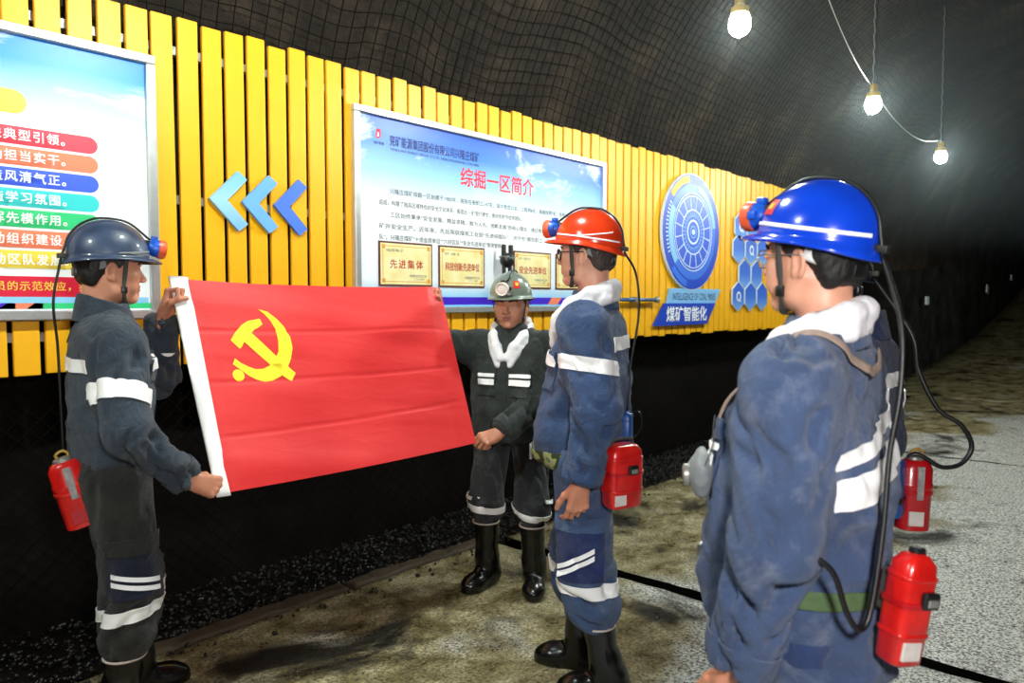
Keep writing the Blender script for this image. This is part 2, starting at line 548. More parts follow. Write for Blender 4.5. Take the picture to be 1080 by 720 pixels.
    M['poster_right'] = postermat('poster_sky_right', [(0.0, lin((120, 188, 236))), (0.06, lin((130, 200, 244))), (0.16, (0.86, 0.89, 0.95, 1)), (0.55, (0.90, 0.90, 0.94, 1)), (0.72, lin((150, 204, 246))), (0.86, lin((44, 118, 222))), (1.0, lin((22, 78, 200)))], (5.0, 9.0), 7)
    M['rock'] = rockmat()
    M['coal'] = coalmat()
    M['concrete'] = floormat()
    M['kerb'] = plain('kerb_concrete', (66, 54, 40), 0.6, var=0.4, scale=8, bump=0.5)
    M['crack'] = plain('black_silt', (7, 6, 5), 0.95, spec=0.02)
    M['gravel'] = plain('coal_gravel', (30, 27, 24), 0.35, var=0.6, scale=30)
    M['lampyellow'] = plain('lamp_housing_yellow', (176, 140, 60), 0.4, var=0.2)
    M['wire_white'] = plain('pale_wire', (190, 184, 170), 0.6)
    M['marker'] = plain('reflective_marker', (255, 255, 255), 0.3)
    M['rod_blue'] = plain('blue_grey_steel', (74, 104, 150), 0.35, 0.5, var=0.2)
    k = NT('lit_bulb')
    k.b.inputs['Emission Color'].default_value = (0.90, 1.0, 0.93, 1)
    k.b.inputs['Emission Strength'].default_value = LAMP_WATTS / (math.pi * 4 * math.pi * 0.06 ** 2)
    k.b.inputs['Base Color'].default_value = (0.9, 0.9, 0.9, 1)
    M['bulb'] = k.m

def camo():
    k = NT('camouflage_webbing')
    f = k.noise(28, 2, 0.4)
    k.l(k.ramp(f, [(0.0, lin((52, 60, 34))), (0.45, lin((146, 160, 84))), (0.55, lin((150, 148, 120))), (0.66, lin((90, 110, 60)))], 'CONSTANT'), k.b.inputs['Base Color'])
    k.b.inputs['Roughness'].default_value = 0.85
    return k.m

def flagmat():
    k = NT('red_flag_cloth')
    k.l(k.ramp(k.noise(2.5, 3), [(0.3, lin((226, 34, 36))), (0.7, lin((240, 46, 46)))]), k.b.inputs['Base Color'])
    k.b.inputs['Roughness'].default_value = 0.55
    k.b.inputs['Sheen Weight'].default_value = 0.25
    # thin cloth lets some light through
    tr = k.n('ShaderNodeBsdfTranslucent'); tr.inputs[0].default_value = lin((224, 24, 30))
    mx = k.n('ShaderNodeMixShader'); mx.inputs[0].default_value = 0.16
    out = k.t.nodes['Material Output']
    k.l(k.b.outputs[0], mx.inputs[1]); k.l(tr.outputs[0], mx.inputs[2]); k.l(mx.outputs[0], out.inputs[0])
    tc = k.n('ShaderNodeTexCoord'); mp = k.n('ShaderNodeMapping'); mp.inputs['Scale'].default_value = (1, 1, 3.2)
    k.l(tc.outputs['Object'], mp.inputs[0])
    k.bump(k.noise(9, 4, 0.5, vec=mp.outputs[0], dist=0.8), 0.15, 0.012)
    return k.m

def certmat():
    k = NT('certificate_gold')
    k.l(k.ramp(k.noise(9, 4), [(0.3, lin((238, 216, 138))), (0.7, lin((250, 240, 190)))]), k.b.inputs['Base Color'])
    k.b.inputs['Roughness'].default_value = 0.4
    return k.m

def gradmat(name, stops):
    k = NT(name)
    tc = k.n('ShaderNodeTexCoord'); sp = k.n('ShaderNodeSeparateXYZ'); k.l(tc.outputs['Generated'], sp.inputs[0])
    k.l(k.ramp(sp.outputs[2], stops), k.b.inputs['Base Color'])
    k.b.inputs['Roughness'].default_value = 0.4
    return k.m

def postermat(name, stops, cs, seed):
    """printed sky: vertical gradient with printed clouds near the top"""
    k = NT(name)
    tc = k.n('ShaderNodeTexCoord'); sp = k.n('ShaderNodeSeparateXYZ'); k.l(tc.outputs['Generated'], sp.inputs[0])
    col = k.ramp(sp.outputs[2], stops)
    mp = k.n('ShaderNodeMapping'); mp.inputs['Scale'].default_value = (cs[0], 1, cs[1] * 0.55); mp.inputs['Location'].default_value = (seed * 1.37, seed, seed * 0.61)
    k.l(tc.outputs['Generated'], mp.inputs[0])
    f = k.noise(1.0, 7, 0.6, vec=mp.outputs[0], dist=0.5)
    cl = k.ramp(f, [(0.54, (0, 0, 0, 1)), (0.68, (1, 1, 1, 1))])
    top = k.ramp(sp.outputs[2], [(0.62, (0, 0, 0, 1)), (0.76, (1, 1, 1, 1))])
    mu = k.n('ShaderNodeMath', operation='MULTIPLY'); k.l(cl, mu.inputs[0]); k.l(top, mu.inputs[1])
    k.l(k.mixc(mu.outputs[0], col, (0.93, 0.94, 0.95, 1)), k.b.inputs['Base Color'])
    k.b.inputs['Roughness'].default_value = 0.4
    return k.m

def rockmat():
    k = NT('sprayed_rock')
    f = k.noise(1.6, 8, 0.65); g = k.noise(14, 6, 0.7)
    c = k.ramp(f, [(0.3, lin((20, 15, 11))), (0.52, lin((48, 38, 29))), (0.75, lin((88, 73, 56)))])
    c2 = k.ramp(g, [(0.35, (0.35, 0.35, 0.35, 1)), (0.7, (1, 1, 1, 1))])
    m = k.n('ShaderNodeMix', data_type='RGBA', blend_type='MULTIPLY'); m.inputs[0].default_value = 0.8
    k.l(c, m.inputs[6]); k.l(c2, m.inputs[7]); k.l(m.outputs[2], k.b.inputs['Base Color'])
    k.b.inputs['Roughness'].default_value = 0.8
    k.b.inputs['Specular IOR Level'].default_value = 0.25
    k.bump(k.noise(22, 8, 0.7), 0.8, 0.03)
    return k.m

def coalmat():
    """coal-blackened wall by the fence, bare sprayed rock farther down the tunnel"""
    k = NT('coal_face')
    tc = k.n('ShaderNodeTexCoord'); sp = k.n('ShaderNodeSeparateXYZ'); k.l(tc.outputs['Object'], sp.inputs[0])
    f = k.noise(5, 6, 0.65)
    black = k.ramp(f, [(0.3, lin((7, 5, 4))), (0.7, lin((22, 16, 13)))])
    rock = k.ramp(k.noise(2.2, 8, 0.65), [(0.35, lin((30, 30, 28))), (0.7, lin((72, 72, 66)))])
    mr = k.n('ShaderNodeMapRange'); mr.inputs[1].default_value = 13.0; mr.inputs[2].default_value = 17.0; k.l(sp.outputs[0], mr.inputs[0])
    k.l(k.mixc(mr.outputs[0], black, rock), k.b.inputs['Base Color'])
    k.b.inputs['Roughness'].default_value = 0.85; k.b.inputs['Specular IOR Level'].default_value = 0.1
    k.bump(k.noise(24, 6, 0.7), 0.6, 0.02)
    return k.m

def floormat():
    """damp, muddy concrete with pale dry dust"""
    k = NT('wet_concrete')
    tc = k.n('ShaderNodeTexCoord')
    mp = k.n('ShaderNodeMapping'); mp.inputs['Location'].default_value = (0.35, 1.9, 0); mp.inputs['Scale'].default_value = (1.0, 0.75, 1)
    k.l(tc.outputs['Object'], mp.inputs[0])
    big = k.noise(0.75, 5, 0.55, vec=mp.outputs[0], dist=0.3)
    mid = k.noise(4.5, 10, 0.74, vec=tc.outputs['Object'], dist=0.1)
    fine = k.noise(70, 6, 0.75, vec=tc.outputs['Object'])
    mud = k.ramp(mid, [(0.3, lin((78, 66, 38))), (0.47, lin((152, 137, 92))), (0.62, lin((222, 210, 170)))])
    dust = k.ramp(fine, [(0.41, lin((110, 109, 106))), (0.47, lin((226, 224, 216))), (0.56, lin((255, 254, 250)))])
    # pale dust lies on the trafficked middle of the road (towards -y)
    sp = k.n('ShaderNodeSeparateXYZ'); k.l(tc.outputs['Object'], sp.inputs[0])
    ma = k.n('ShaderNodeMath', operation='MULTIPLY_ADD'); ma.inputs[1].default_value = -0.17; ma.inputs[2].default_value = 0.33
    k.l(sp.outputs[1], ma.inputs[0])
    su = k.n('ShaderNodeMath', operation='ADD'); k.l(big, su.inputs[0]); k.l(ma.outputs[0], su.inputs[1])
    fac = k.ramp(su.outputs[0], [(0.50, (0, 0, 0, 1)), (0.57, (1, 1, 1, 1))])
    col = k.mixc(fac, mud, dust)
    pud = k.ramp(k.noise(1.3, 6, 0.6, vec=tc.outputs['Object'], dist=0.6), [(0.34, (1, 1, 1, 1)), (0.44, (0, 0, 0, 1))])
    col = k.mixc(pud, col, lin((34, 28, 17)))
    vo = k.n('ShaderNodeTexVoronoi'); vo.inputs['Scale'].default_value = 90; k.l(tc.outputs['Object'], vo.inputs['Vector'])
    gr = k.ramp(fine, [(0.42, (0.12, 0.11, 0.09, 1)), (0.48, (0.7, 0.7, 0.7, 1)), (0.56, (1, 1, 1, 1))])
    m = k.n('ShaderNodeMix', data_type='RGBA', blend_type='MULTIPLY'); m.inputs[0].default_value = 0.9
    k.l(col, m.inputs[6]); k.l(gr, m.inputs[7]); k.l(m.outputs[2], k.b.inputs['Base Color'])
    k.l(k.ramp(mid, [(0.35, (0.22,) * 3 + (1,)), (0.65, (0.45,) * 3 + (1,))]), k.b.inputs['Roughness'])
    hs = k.n('ShaderNodeMath', operation='MULTIPLY_ADD'); hs.inputs[1].default_value = -0.6; k.l(vo.outputs['Distance'], hs.inputs[0]); k.l(fine, hs.inputs[2])
    k.bump(hs.outputs[0], 0.9, 0.016)
    return k.m

build_materials()
# ------------------------------------------------------------------ the tunnel
X0, X1 = -6.0, 40.0
YL, YR, YC, ZS, RAD = 3.9, -2.1, 0.9, 2.0, 3.0
def rise(x):
    """the roadway climbs beyond x = 12 m"""
    x = np.asarray(x, float)
    return np.where(x < 12, 0.0, np.where(x < 25, 0.0075 * (x - 12) ** 2, 0.0075 * 169 + 0.195 * (x - 25)))

def tunnel_sheet(name, prof, mat, amp=0.06, parent=None):
    """prof(u) -> (y, z, inward normal y, z); u in 0..1"""
    xs = np.concatenate([np.arange(X0, 14, 0.12), np.arange(14, X1 + 0.01, 0.4)])
    us = np.linspace(0, 1, prof[1])
    P = np.array([prof[0](u) for u in us])
    V = np.zeros((len(xs), len(us), 3)); N = np.zeros_like(V)
    V[..., 0] = xs[:, None]; V[..., 1] = P[None, :, 0]; V[..., 2] = P[None, :, 1] + rise(xs)[:, None]
    N[..., 1] = P[None, :, 2]; N[..., 2] = P[None, :, 3]
    v = V.reshape(-1, 3); n = N.reshape(-1, 3)
    d = (fbm(v * 1.3, 4) - 0.47) * amp * 2.2 + (fbm(v * 6.0 + 5, 3) - 0.44) * amp * 0.7
    v = v + n * d[:, None]
    m = len(us)
    i = np.arange(len(xs) - 1)[:, None]; j = np.arange(m - 1)[None, :]
    a = (i * m + j).ravel()
    F = np.stack([a, a + 1, a + m + 1, a + m], 1)
    return obj(name, mesh_np(name, v, F), mat, parent)

tag(tunnel_sheet('wall_left', (lambda u: (YL, -0.4 + u * (ZS + 0.4), -1, 0), 24), M['coal'], 0.05), 'dark rough tunnel wall behind the yellow slat fence', kind='structure')
tag(tunnel_sheet('ceiling', (lambda u: (YC + RAD * math.cos(u * math.pi), ZS + RAD * math.sin(u * math.pi), -math.cos(u * math.pi), -math.sin(u * math.pi)), 84), M['rock'], 0.07), 'black arched tunnel roof of sprayed rock', kind='structure')
tag(tunnel_sheet('wall_right', (lambda u: (YR, ZS - u * (ZS + 0.4), 1, 0), 20), M['rock'], 0.05), 'dark rock wall on the far side of the roadway', kind='structure')

# support netting on the roof: real wires, too many to count
def netting():
    segs_v, segs_f = [], []
    def wire(pts, r):
        P = np.array(pts); n = len(P)
        base = sum(len(a) for a in segs_v)
        T = np.gradient(P, axis=0); T /= np.linalg.norm(T, axis=1)[:, None]
        up = np.array([0.3, 0.5, 0.8]); A = np.cross(T, up); A /= np.linalg.norm(A, axis=1)[:, None]; B = np.cross(T, A)
        ring = [A * math.cos(q) + B * math.sin(q) for q in (0, 2.094, 4.189)]
        V = np.stack([P + r * k for k in ring], 1).reshape(-1, 3)
        segs_v.append(V)
        i = np.arange(n - 1)[:, None] * 3 + base; k = np.arange(3)[None, :]; l = (k + 1) % 3
        segs_f.append(np.stack([i + k, i + l, i + 3 + l, i + 3 + k], -1).reshape(-1, 4))
    def surf(x, u, off):
        x = np.asarray(x, float); u = np.broadcast_to(np.asarray(u, float), x.shape)
        w = fbm(np.stack([x * 0.9, u * 4, x * 0 + 3.3], 1), 3) - 0.45
        x2 = x + 0.07 * (fbm(np.stack([x * 1.1, u * 5, x * 0 + 9.1], 1), 3) - 0.45) * 2
        u2 = u + 0.018 * (fbm(np.stack([x * 1.3, u * 6, x * 0 + 1.7], 1), 3) - 0.45) * 2
        r = RAD - off - 0.05 + 0.12 * w
        return np.stack([x2, YC + r * np.cos(u2 * math.pi), ZS + r * np.sin(u2 * math.pi)], 1)
    for u in np.arange(0.045, 0.50, 0.0092):
        xs = np.arange(0.0, 13.0, 0.11)
        wire(surf(xs, u, 0.0), 0.0032)
    for x in np.arange(0.0, 13.0, 0.085):
        us = np.arange(0.045, 0.50, 0.012)
        wire(surf(np.full(len(us), x), us, 0.004), 0.0032)
    V = np.concatenate(segs_v); F = np.concatenate(segs_f)
    o = obj('roof_netting', mesh_np('roof_netting', V, F), M['blacksteel'])
    tag(o, 'rusty wire support netting stretched over the tunnel roof above the fence', 'netting', kind='stuff')
netting()

# ------------------------------------------------------------------ floor: poured slabs with open joints
def slab(name, xa, xb, ya, yb, ztop=0.0, step=0.055, parent=None, mat=None):
    xs = np.arange(xa, xb, step); xs = np.append(xs, xb)
    nx = len(xs)
    ys = np.linspace(ya, yb, max(2, int(abs(yb - ya) / step) + 1)); ny = len(ys)
    V = np.zeros((nx, ny, 3))
    V[..., 0] = xs[:, None]; V[..., 1] = ys[None, :]
    # ragged edges at the joints
    ea = (fbm(np.stack([ys * 0 + xa, ys * 5, ys * 0], 1), 4) - 0.45) * 0.07
    eb = (fbm(np.stack([ys * 0 + xb + 31, ys * 5, ys * 0 + 5], 1), 4) - 0.45) * 0.07
    V[0, :, 0] += ea; V[-1, :, 0] += eb
    v = V.reshape(-1, 3)
    z = (fbm(v * np.array([0.8, 0.8, 1]) + 3, 3) - 0.45) * 0.030 + (fbm(v * np.array([9, 9, 1]), 3) - 0.45) * 0.010
    v[:, 2] = ztop + z + rise(v[:, 0])
    i = np.arange(nx - 1)[:, None]; j = np.arange(ny - 1)[None, :]
    a = (i * ny + j).ravel()
    F = [tuple(q) for q in np.stack([a, a + ny, a + ny + 1, a + 1], 1)]
    V = [tuple(p) for p in v]
    # skirt down into the joint
    ring = [i * ny for i in range(nx)] + [(nx - 1) * ny + j for j in range(1, ny)] + [i * ny + ny - 1 for i in range(nx - 2, -1, -1)] + [j for j in range(ny - 2, 0, -1)]
    b = len(V)
    for q in ring:
        p = V[q]; V.append((p[0], p[1], p[2] - 0.16))
    n = len(ring)
    for q in range(n):
        r = (q + 1) % n
        F.append((ring[r], ring[q], b + q, b + r))
    me = mesh_np(name, np.array(V), F); me.materials.append(mat or M['concrete']); me.materials.append(M['crack'])
    mi = np.zeros(len(me.polygons), np.int32); mi[-n:] = 1; me.polygons.foreach_set('material_index', mi)
    return obj(name, me, None, parent)

floor_root = box('floor', (X0, YR - 0.1, -0.30), (13.0, YL + 0.1, -0.11), M['crack'])
tag(floor_root, 'black wet silt bed under the concrete roadway', kind='structure')
EDGE = 3.2
for xa, xb in ((X0, -0.9), (-0.86, 3.370), (3.468, 8.1), (8.13, 13.0)):
    o = slab('concrete_slab', xa, xb, YR - 0.05, EDGE, parent=floor_root)
o = slab('concrete_slab', 13.0, X1, YR - 0.05, YL + 0.05, step=0.4, parent=floor_root)

# gravel gutter between the roadway and the wall
def gravel():
    bm = bmesh.new(); bmesh.ops.create_icosphere(bm, subdivisions=1, radius=1.0)
    B = np.array([v.co[:] for v in bm.verts]); BF = np.array([[v.index for v in f.verts] for f in bm.faces]); bm.free()
    n = 9000
    VV, FF = [], []
    xs = RNG.uniform(0.2, 12.8, n) ** 1.0; ys = RNG.uniform(EDGE + 0.01, YL - 0.02, n)
    spill = RNG.random(n) < 0.035
    ys[spill] = EDGE - np.abs(RNG.normal(0, 0.09, spill.sum()))
    for k in range(n):
        r = RNG.uniform(0.004, 0.015)
        s = r * RNG.uniform(0.6, 1.2, 3)
        p = B * (1 + RNG.uniform(-0.25, 0.25, (len(B), 1))) * s
        a = RNG.uniform(0, 6.28); c, q = math.cos(a), math.sin(a)
        p = p @ np.array([[c, -q, 0], [q, c, 0], [0, 0, 1]])
        z = (0.006 if spill[k] else -0.045 + RNG.uniform(0, 0.025) + 0.05 * max(0, ys[k] - 3.55))
        VV.append(p + (xs[k], ys[k], z)); FF.append(BF + k * len(B))
    o = obj('gutter_gravel', mesh_np('gutter_gravel', np.concatenate(VV), np.concatenate(FF), smooth=False), M['gravel'])
    tag(o, 'loose black gravel filling the gutter along the fence wall', 'gravel', kind='stuff')
gravel()
tag(box('gutter_bed', (X0, EDGE - 0.02, -0.14), (13.0, YL + 0.1, -0.055), M['coal']), 'black silt bed of the gutter beside the roadway', kind='structure')

# two kerb stones along the roadway edge
for i, (xa, xb, lab) in enumerate(((1.26, 2.28, 'muddy brown kerb stone at the road edge beside the leftmost man'), (2.31, 3.36, 'muddy brown kerb stone at the road edge below the middle of the flag'))):
    bm = bm_box((0, 0, 0), (xb - xa, 0.10, 0.13), 0.014, seg=2)
    for cx_ in np.arange(0.04, xb - xa, 0.045): bmesh.ops.bisect_plane(bm, geom=list(bm.verts) + list(bm.edges) + list(bm.faces), plane_co=(cx_, 0, 0), plane_no=(1, 0, 0))
    kc = np.array([v.co[:] for v in bm.verts]); kn = (fbm(kc * 11 + i * 7, 3) - 0.44) * 0.035
    for v, d_ in zip(bm.verts, kn): v.co.z += d_ * (1 if v.co.z > 0.06 else 0); v.co.y += d_ * 0.5
    o = obj('kerb_stone', bm, M['kerb'], loc=(xa, EDGE - 0.01, -0.112), rot=(0, 0, 0.004 * (1 - 2 * i)))
    tag(o, lab, 'kerb', 'kerb stones along the road edge')

# ------------------------------------------------------------------ chain-link mesh hung below the fence
def chain_link():
    """diamond mesh hanging below the fence"""
    V, F = [], []
    y0 = 3.74
    xa, xb, za, zb = 0.0, 9.8, -0.02, 1.30
    p = 0.085
    def seg(a, b):
        a = np.array(a); b = np.array(b); t = b - a; t /= np.linalg.norm(t)
        A = np.cross(t, (0, 1, 0)); B = np.array((0, 1.0, 0)); i = len(V); r = 0.0022
        for q in (a, b):
            for w in (A * r, -A * 0.5 * r + B * 0.87 * r, -A * 0.5 * r - B * 0.87 * r): V.append(q + w)
        for k in range(3):
            l = (k + 1) % 3; F.append((i + k, i + l, i + 3 + l, i + 3 + k))
    hgt = zb - za
    x = xa - hgt
    while x < xb:
        for s in (1, -1):
            A = (x, za) if s > 0 else (x + hgt, za)
            B = (x + hgt, zb) if s > 0 else (x, zb)
            (ax, az), (bx, bz) = A, B
            def clip(px, pz, qx, qz):
                if px < xa: t = (xa - px) / (qx - px); return xa, pz + t * (qz - pz)
                if px > xb: t = (xb - px) / (qx - px); return xb, pz + t * (qz - pz)
                return px, pz
            a2 = clip(ax, az, bx, bz); b2 = clip(bx, bz, ax, az)
            n = 6
            pts = [(a2[0] + (b2[0] - a2[0]) * i / n, y0 + 0.02 * math.sin(3 * (a2[0] + (b2[0] - a2[0]) * i / n)) + s * 0.002, a2[1] + (b2[1] - a2[1]) * i / n) for i in range(n + 1)]
            if abs(b2[0] - a2[0]) > 0.02:
                for i in range(n): seg(pts[i], pts[i + 1])
        x += p
    o = obj('chain_link_mesh', mesh_np('chain_link_mesh', np.array(V), np.array(F)), M['blacksteel'])
    tag(o, 'rusty diamond wire mesh hanging below the yellow slats', 'wire mesh', kind='stuff')
chain_link()

# ------------------------------------------------------------------ yellow slat fence
FY = 3.60                              # front face of the slats
fence = empty('slat_fence', (0, FY, 1.19))
tag(fence, 'long fence of upright yellow slats along the tunnel wall carrying boards and signs', 'fence')
PITCH, SW = 0.1185, 0.097
sm = bm_box((-SW / 2, 0, 0), (SW / 2, 0.022, 1.65), 0.003)
slat_me = bpy.data.meshes.new('slat'); sm.to_mesh(slat_me); sm.free()
slat_me.materials.append(M['yellow'])
ns = int((10.3 + 0.6) / PITCH)
for k in range(ns):
    o = bpy.data.objects.new('slat', slat_me); link(o, fence)
    o.location = (-0.6 + k * PITCH + 0.022, random.uniform(-0.002, 0.002), random.uniform(-0.012, 0.012))
    o.rotation_euler = (0, random.uniform(-0.003, 0.003), 0)
for z in (0.16, 0.80, 1.50):
    box('rail', (-0.65, 0.024, z - 0.02), (10.25, 0.058, z + 0.02), M['steel'], fence)
for k in range(7):
    x = -0.3 + k * 1.72
    box('bracket', (x, 0.058, 0.1), (x + 0.04, 0.30, 1.56), M['dark_steel'], fence)

# ------------------------------------------------------------------ text
_txt = {}
def text_mesh(body, height=None, width=None, bold=0.0, spacing=1.0, align='LEFT'):
    c = bpy.data.curves.new('t', 'FONT'); c.body = body; c.size = 1.0; c.space_character = spacing
    c.resolution_u = 3
    o = bpy.data.objects.new('t', c); COL.objects.link(o)
    bpy.context.view_layer.update()
    me = bpy.data.meshes.new_from_object(o.evaluated_get(bpy.context.evaluated_depsgraph_get()))
    bpy.data.objects.remove(o); bpy.data.curves.remove(c)
    n = len(me.vertices); V = np.zeros(n * 3); me.vertices.foreach_get('co', V); V = V.reshape(-1, 3)
    lo = V.min(0); hi = V.max(0)
    V = V - lo; sz = hi - lo
    sy = (height / sz[1]) if height else None
    sx = (width / sz[0]) if width else sy
    sy = sy or sx
    out = np.stack([V[:, 0] * sx, np.zeros(n), V[:, 1] * sy], 1)
    w = sz[0] * sx
    if align == 'CENTER': out[:, 0] -= w / 2
    if align == 'RIGHT': out[:, 0] -= w
    me.vertices.foreach_set('co', out.ravel()); me.update()
    if bold:                                   # heavier strokes: shifted copies of the glyphs in one print
        tri = [tuple(p.vertices) for p in me.polygons]; b = bold * (sy or sx)
        VV = np.concatenate([out + np.array(d) * b for d in ((-1, 0, -1), (1, -0.0002 / b, -1), (-1, -0.0004 / b, 1), (1, -0.0006 / b, 1))])
        FF = [tuple(i + q * n for i in t) for q in range(4) for t in tri]
        bpy.data.meshes.remove(me); me = mesh_np('print', VV, FF, smooth=False)
    return me

def text(name, body, x, y, z, mat, parent, **kw):
    """x,y,z = lower-left corner (or centre/right by align), on a surface facing -y"""
    return obj(name, text_mesh(body, **kw), mat, parent, loc=(x, y, z))

def quad(name, x0, x1, z0, z1, y, mat, parent, th=0.0008):
    return box(name, (x0, y - th, z0), (x1, y, z1), mat, parent)

def pill(name, x0, x1, z0, z1, y, mat, parent):
    r = (z1 - z0) / 2
    out = [(x0, z0), (x1 - r, z0)] + [(x1 - r + r * math.sin(a), (z0 + z1) / 2 - r * math.cos(a)) for a in np.linspace(0.2, math.pi - 0.2, 10)] + [(x1 - r, z1), (x0, z1)]
    return obj(name, prism(name, out, 0.0008), mat, parent, loc=(0, y, 0))

def board(name, xa, xb, za, zb, postermat_, label):
    b = empty(name, (xa, FY, za))
    tag(b, label, 'board', 'display boards on the yellow fence')
    w, h = xb - xa, zb - za
    fw, d = 0.042, 0.045
    box('poster', (fw * 0.5, -0.020, fw * 0.5), (w - fw * 0.5, -0.004, h - fw * 0.5), postermat_, b)
    for lo, hi in (((0, -d, h - fw), (w, 0, h)), ((0, -d, 0), (w, 0, fw)), ((0, -d, fw), (fw, 0, h - fw)), ((w - fw, -d, fw), (w, 0, h - fw))):
        box('frame_bar', lo, hi, M['alu'], b, bevel=0.006)
    return b, w, h

# --- right board: text, certificates
rb, rw, rh = board('display_board', 2.605, 5.095, 1.425, 2.63, M['poster_right'], 'white and sky-blue notice board with a red Chinese title and golden certificates')
PY = -0.0205
def rx(x): return x - 2.605
def rz(z): return z - 1.425
text('header_text', '兖矿能源集团股份有限公司兴隆庄煤矿', rx(2.875), PY, rz(2.432), M['ink_navy'], rb, width=0.76, height=0.064, bold=0.012)
text('header_text', 'YANKUANG ENERGY GROUP CO.,LTD. XINGLONGZHUANG COAL MINE', rx(2.877), PY, rz(2.402), M['ink_navy'], rb, width=0.755, height=0.018, bold=0.01)
lg = [(0.0, 0.0), (0.022, 0.0), (0.033, 0.018), (0.030, 0.045), (0.036, 0.058), (0.020, 0.050), (0.012, 0.058), (0.002, 0.045), (-0.006, 0.020)]
obj('emblem', prism('emblem', lg, 0.0008), M['ink_red'], rb, loc=(rx(2.775), PY - 0.001, rz(2.462)))
obj('emblem', prism('emblem', [(0.006, 0.008), (0.020, 0.010), (0.018, 0.032), (0.008, 0.036)], 0.0008), M['white_print'], rb, loc=(rx(2.775), PY - 0.002, rz(2.462)))
text('header_text', '兖矿能源', rx(2.755), PY, rz(2.425), M['ink_navy'], rb, width=0.075, height=0.018, bold=0.01)
ttl = text('title_text', '综掘一区简介', rx(3.463), PY, rz(2.262), M['ink_red'], rb, width=0.735, height=0.122, bold=0.016)
LN = [('兴隆庄煤矿综掘一区始建于1983年，现有在册职工147名，其中党员22名，工程师8名，高级技师7名，技师10名，班组长18名', 2.873, 4.86, 2.135),
      ('组成，构建了独具区域特色的安全文化体系，锻造出一支“能打硬仗、善创佳绩”的优秀团队。', 2.79, 4.07, 2.065),
      ('工区始终秉承“安全发展、精益求精、敢为人先、创新发展”的核心理念，通过推行安全自主管理、标准化作', 2.873, 4.78, 1.995),
      ('矿井安全生产。近年来，先后荣获煤炭工业部“先进综掘队”、济宁市“模范职工小家”、山东省“青年文明', 2.79, 4.78, 1.925),
      ('队”，兴隆庄煤矿“十佳金质单位”“六好区队”“安全先进单位”等荣誉称号。', 2.79, 3.90, 1.860)]
for t, xa, xb, z in LN:
    tag(text('body_text', t, rx(xa), PY, rz(z) + 0.01, M['ink_grey'], rb, width=xb - xa, height=0.033, bold=0.010), kind='stuff')
# printed bands at the foot of the poster
quad('printed_band', 0.03, rw - 0.03, 0.055, 0.105, PY, M['band_violet'], rb)
for xa, xb, mt in ((1.76, 1.93, 'strip_salmon'), (1.96, 2.20, 'strip_green'), (2.23, 2.42, 'strip_teal')):
    o = prism('printed_band', [(xa, 0.054), (xb - 0.05, 0.054), (xb, 0.106), (xa + 0.05, 0.106)], 0.0008)
    obj('printed_band', o, M[mt], rb, loc=(0, PY - 0.001, 0))
def certificate(x0, z0, w, h, big, small):
    c = box('certificate', (x0, PY - 0.006, z0), (x0 + w, PY, z0 + h), M['brown_frame'], rb)
    y = PY - 0.0065
    quad('certificate_paper', x0 + 0.011, x0 + w - 0.011, z0 + 0.011, z0 + h - 0.011, y, M['cert_cream'], c)
    i = 0.026
    for a, b_, e, f in ((i, w - i, i, i + 0.004), (i, w - i, h - i - 0.004, h - i), (i, i + 0.004, i, h - i), (w - i - 0.004, w - i, i, h - i)):
        quad('certificate_border', x0 + a, x0 + b_, z0 + e, z0 + f, y - 0.001, M['cert_tan'], c)
    for sx in (0, 1):
        for sz in (0, 1):
            cx = x0 + (w - 0.045 if sx else 0.02); cz = z0 + (h - 0.045 if sz else 0.02)
            quad('certificate_corner', cx, cx + 0.025, cz, cz + 0.025, y - 0.0015, M['cert_tan'], c)
    text('certificate_text', big, x0 + w / 2, y - 0.002, z0 + h * 0.40, M['cert_red'], c, width=w * (0.62 if len(big) == 4 else 0.74), height=h * 0.20, align='CENTER', spacing=1.0 if len(big) > 4 else 1.3, bold=0.01)
    text('certificate_text', small, x0 + 0.05, y - 0.002, z0 + h * 0.77, M['ink_grey'], c, width=0.13, height=0.018)
    text('certificate_text', '中国能源化学工会', x0 + w - 0.05, y - 0.002, z0 + h * 0.21, M['ink_grey'], c, width=0.14, height=0.016, align='RIGHT')
    text('certificate_text', '二〇一九年', x0 + w - 0.07, y - 0.002, z0 + h * 0.14, M['ink_grey'], c, width=0.09, height=0.014, align='RIGHT')
certificate(rx(2.782), rz(1.594), 0.422, 0.268, '先进集体', '兴隆庄煤矿综掘一区')
certificate(rx(3.260), rz(1.594), 0.420, 0.268, '科技创新先进单位', '授予：综掘一区')
certificate(rx(3.978), rz(1.594), 0.418, 0.268, '安全先进单位', '授予：综掘一区')
certificate(rx(4.455), rz(1.594), 0.418, 0.268, '先进单位', '授予：综掘一区')
# dark round machine with two prongs fixed to the board between the certificates
mc = empty('round_camera', (3.84, FY - 0.03, 1.60))
tag(mc, 'black round camera with two prongs fixed between the certificates', 'camera')
obj('ball', lathe_mesh('ball', [(0.001, -0.052)] + [(0.052 * math.cos(a), 0.052 * math.sin(a)) for a in np.linspace(-1.3, 1.3, 12)] + [(0.001, 0.052)], 20), M['blackplastic'], mc, loc=(0, -0.06, 0.185))
for s in (-1, 1):
    box('prong', (s * 0.036 - 0.012, -0.075, 0.215), (s * 0.036 + 0.012, -0.045, 0.292), M['dark_steel'], mc, bevel=0.004)
    box('leg', (s * 0.030 - 0.011, -0.07, 0.0), (s * 0.030 + 0.011, -0.045, 0.145), M['blackplastic'], mc, bevel=0.004)
box('base', (-0.055, -0.075, -0.03), (0.055, 0.0, 0.012), M['blackplastic'], mc, bevel=0.006)
box('collar', (-0.045, -0.10, 0.20), (0.045, -0.02, 0.216), M['steel'], mc, bevel=0.004)

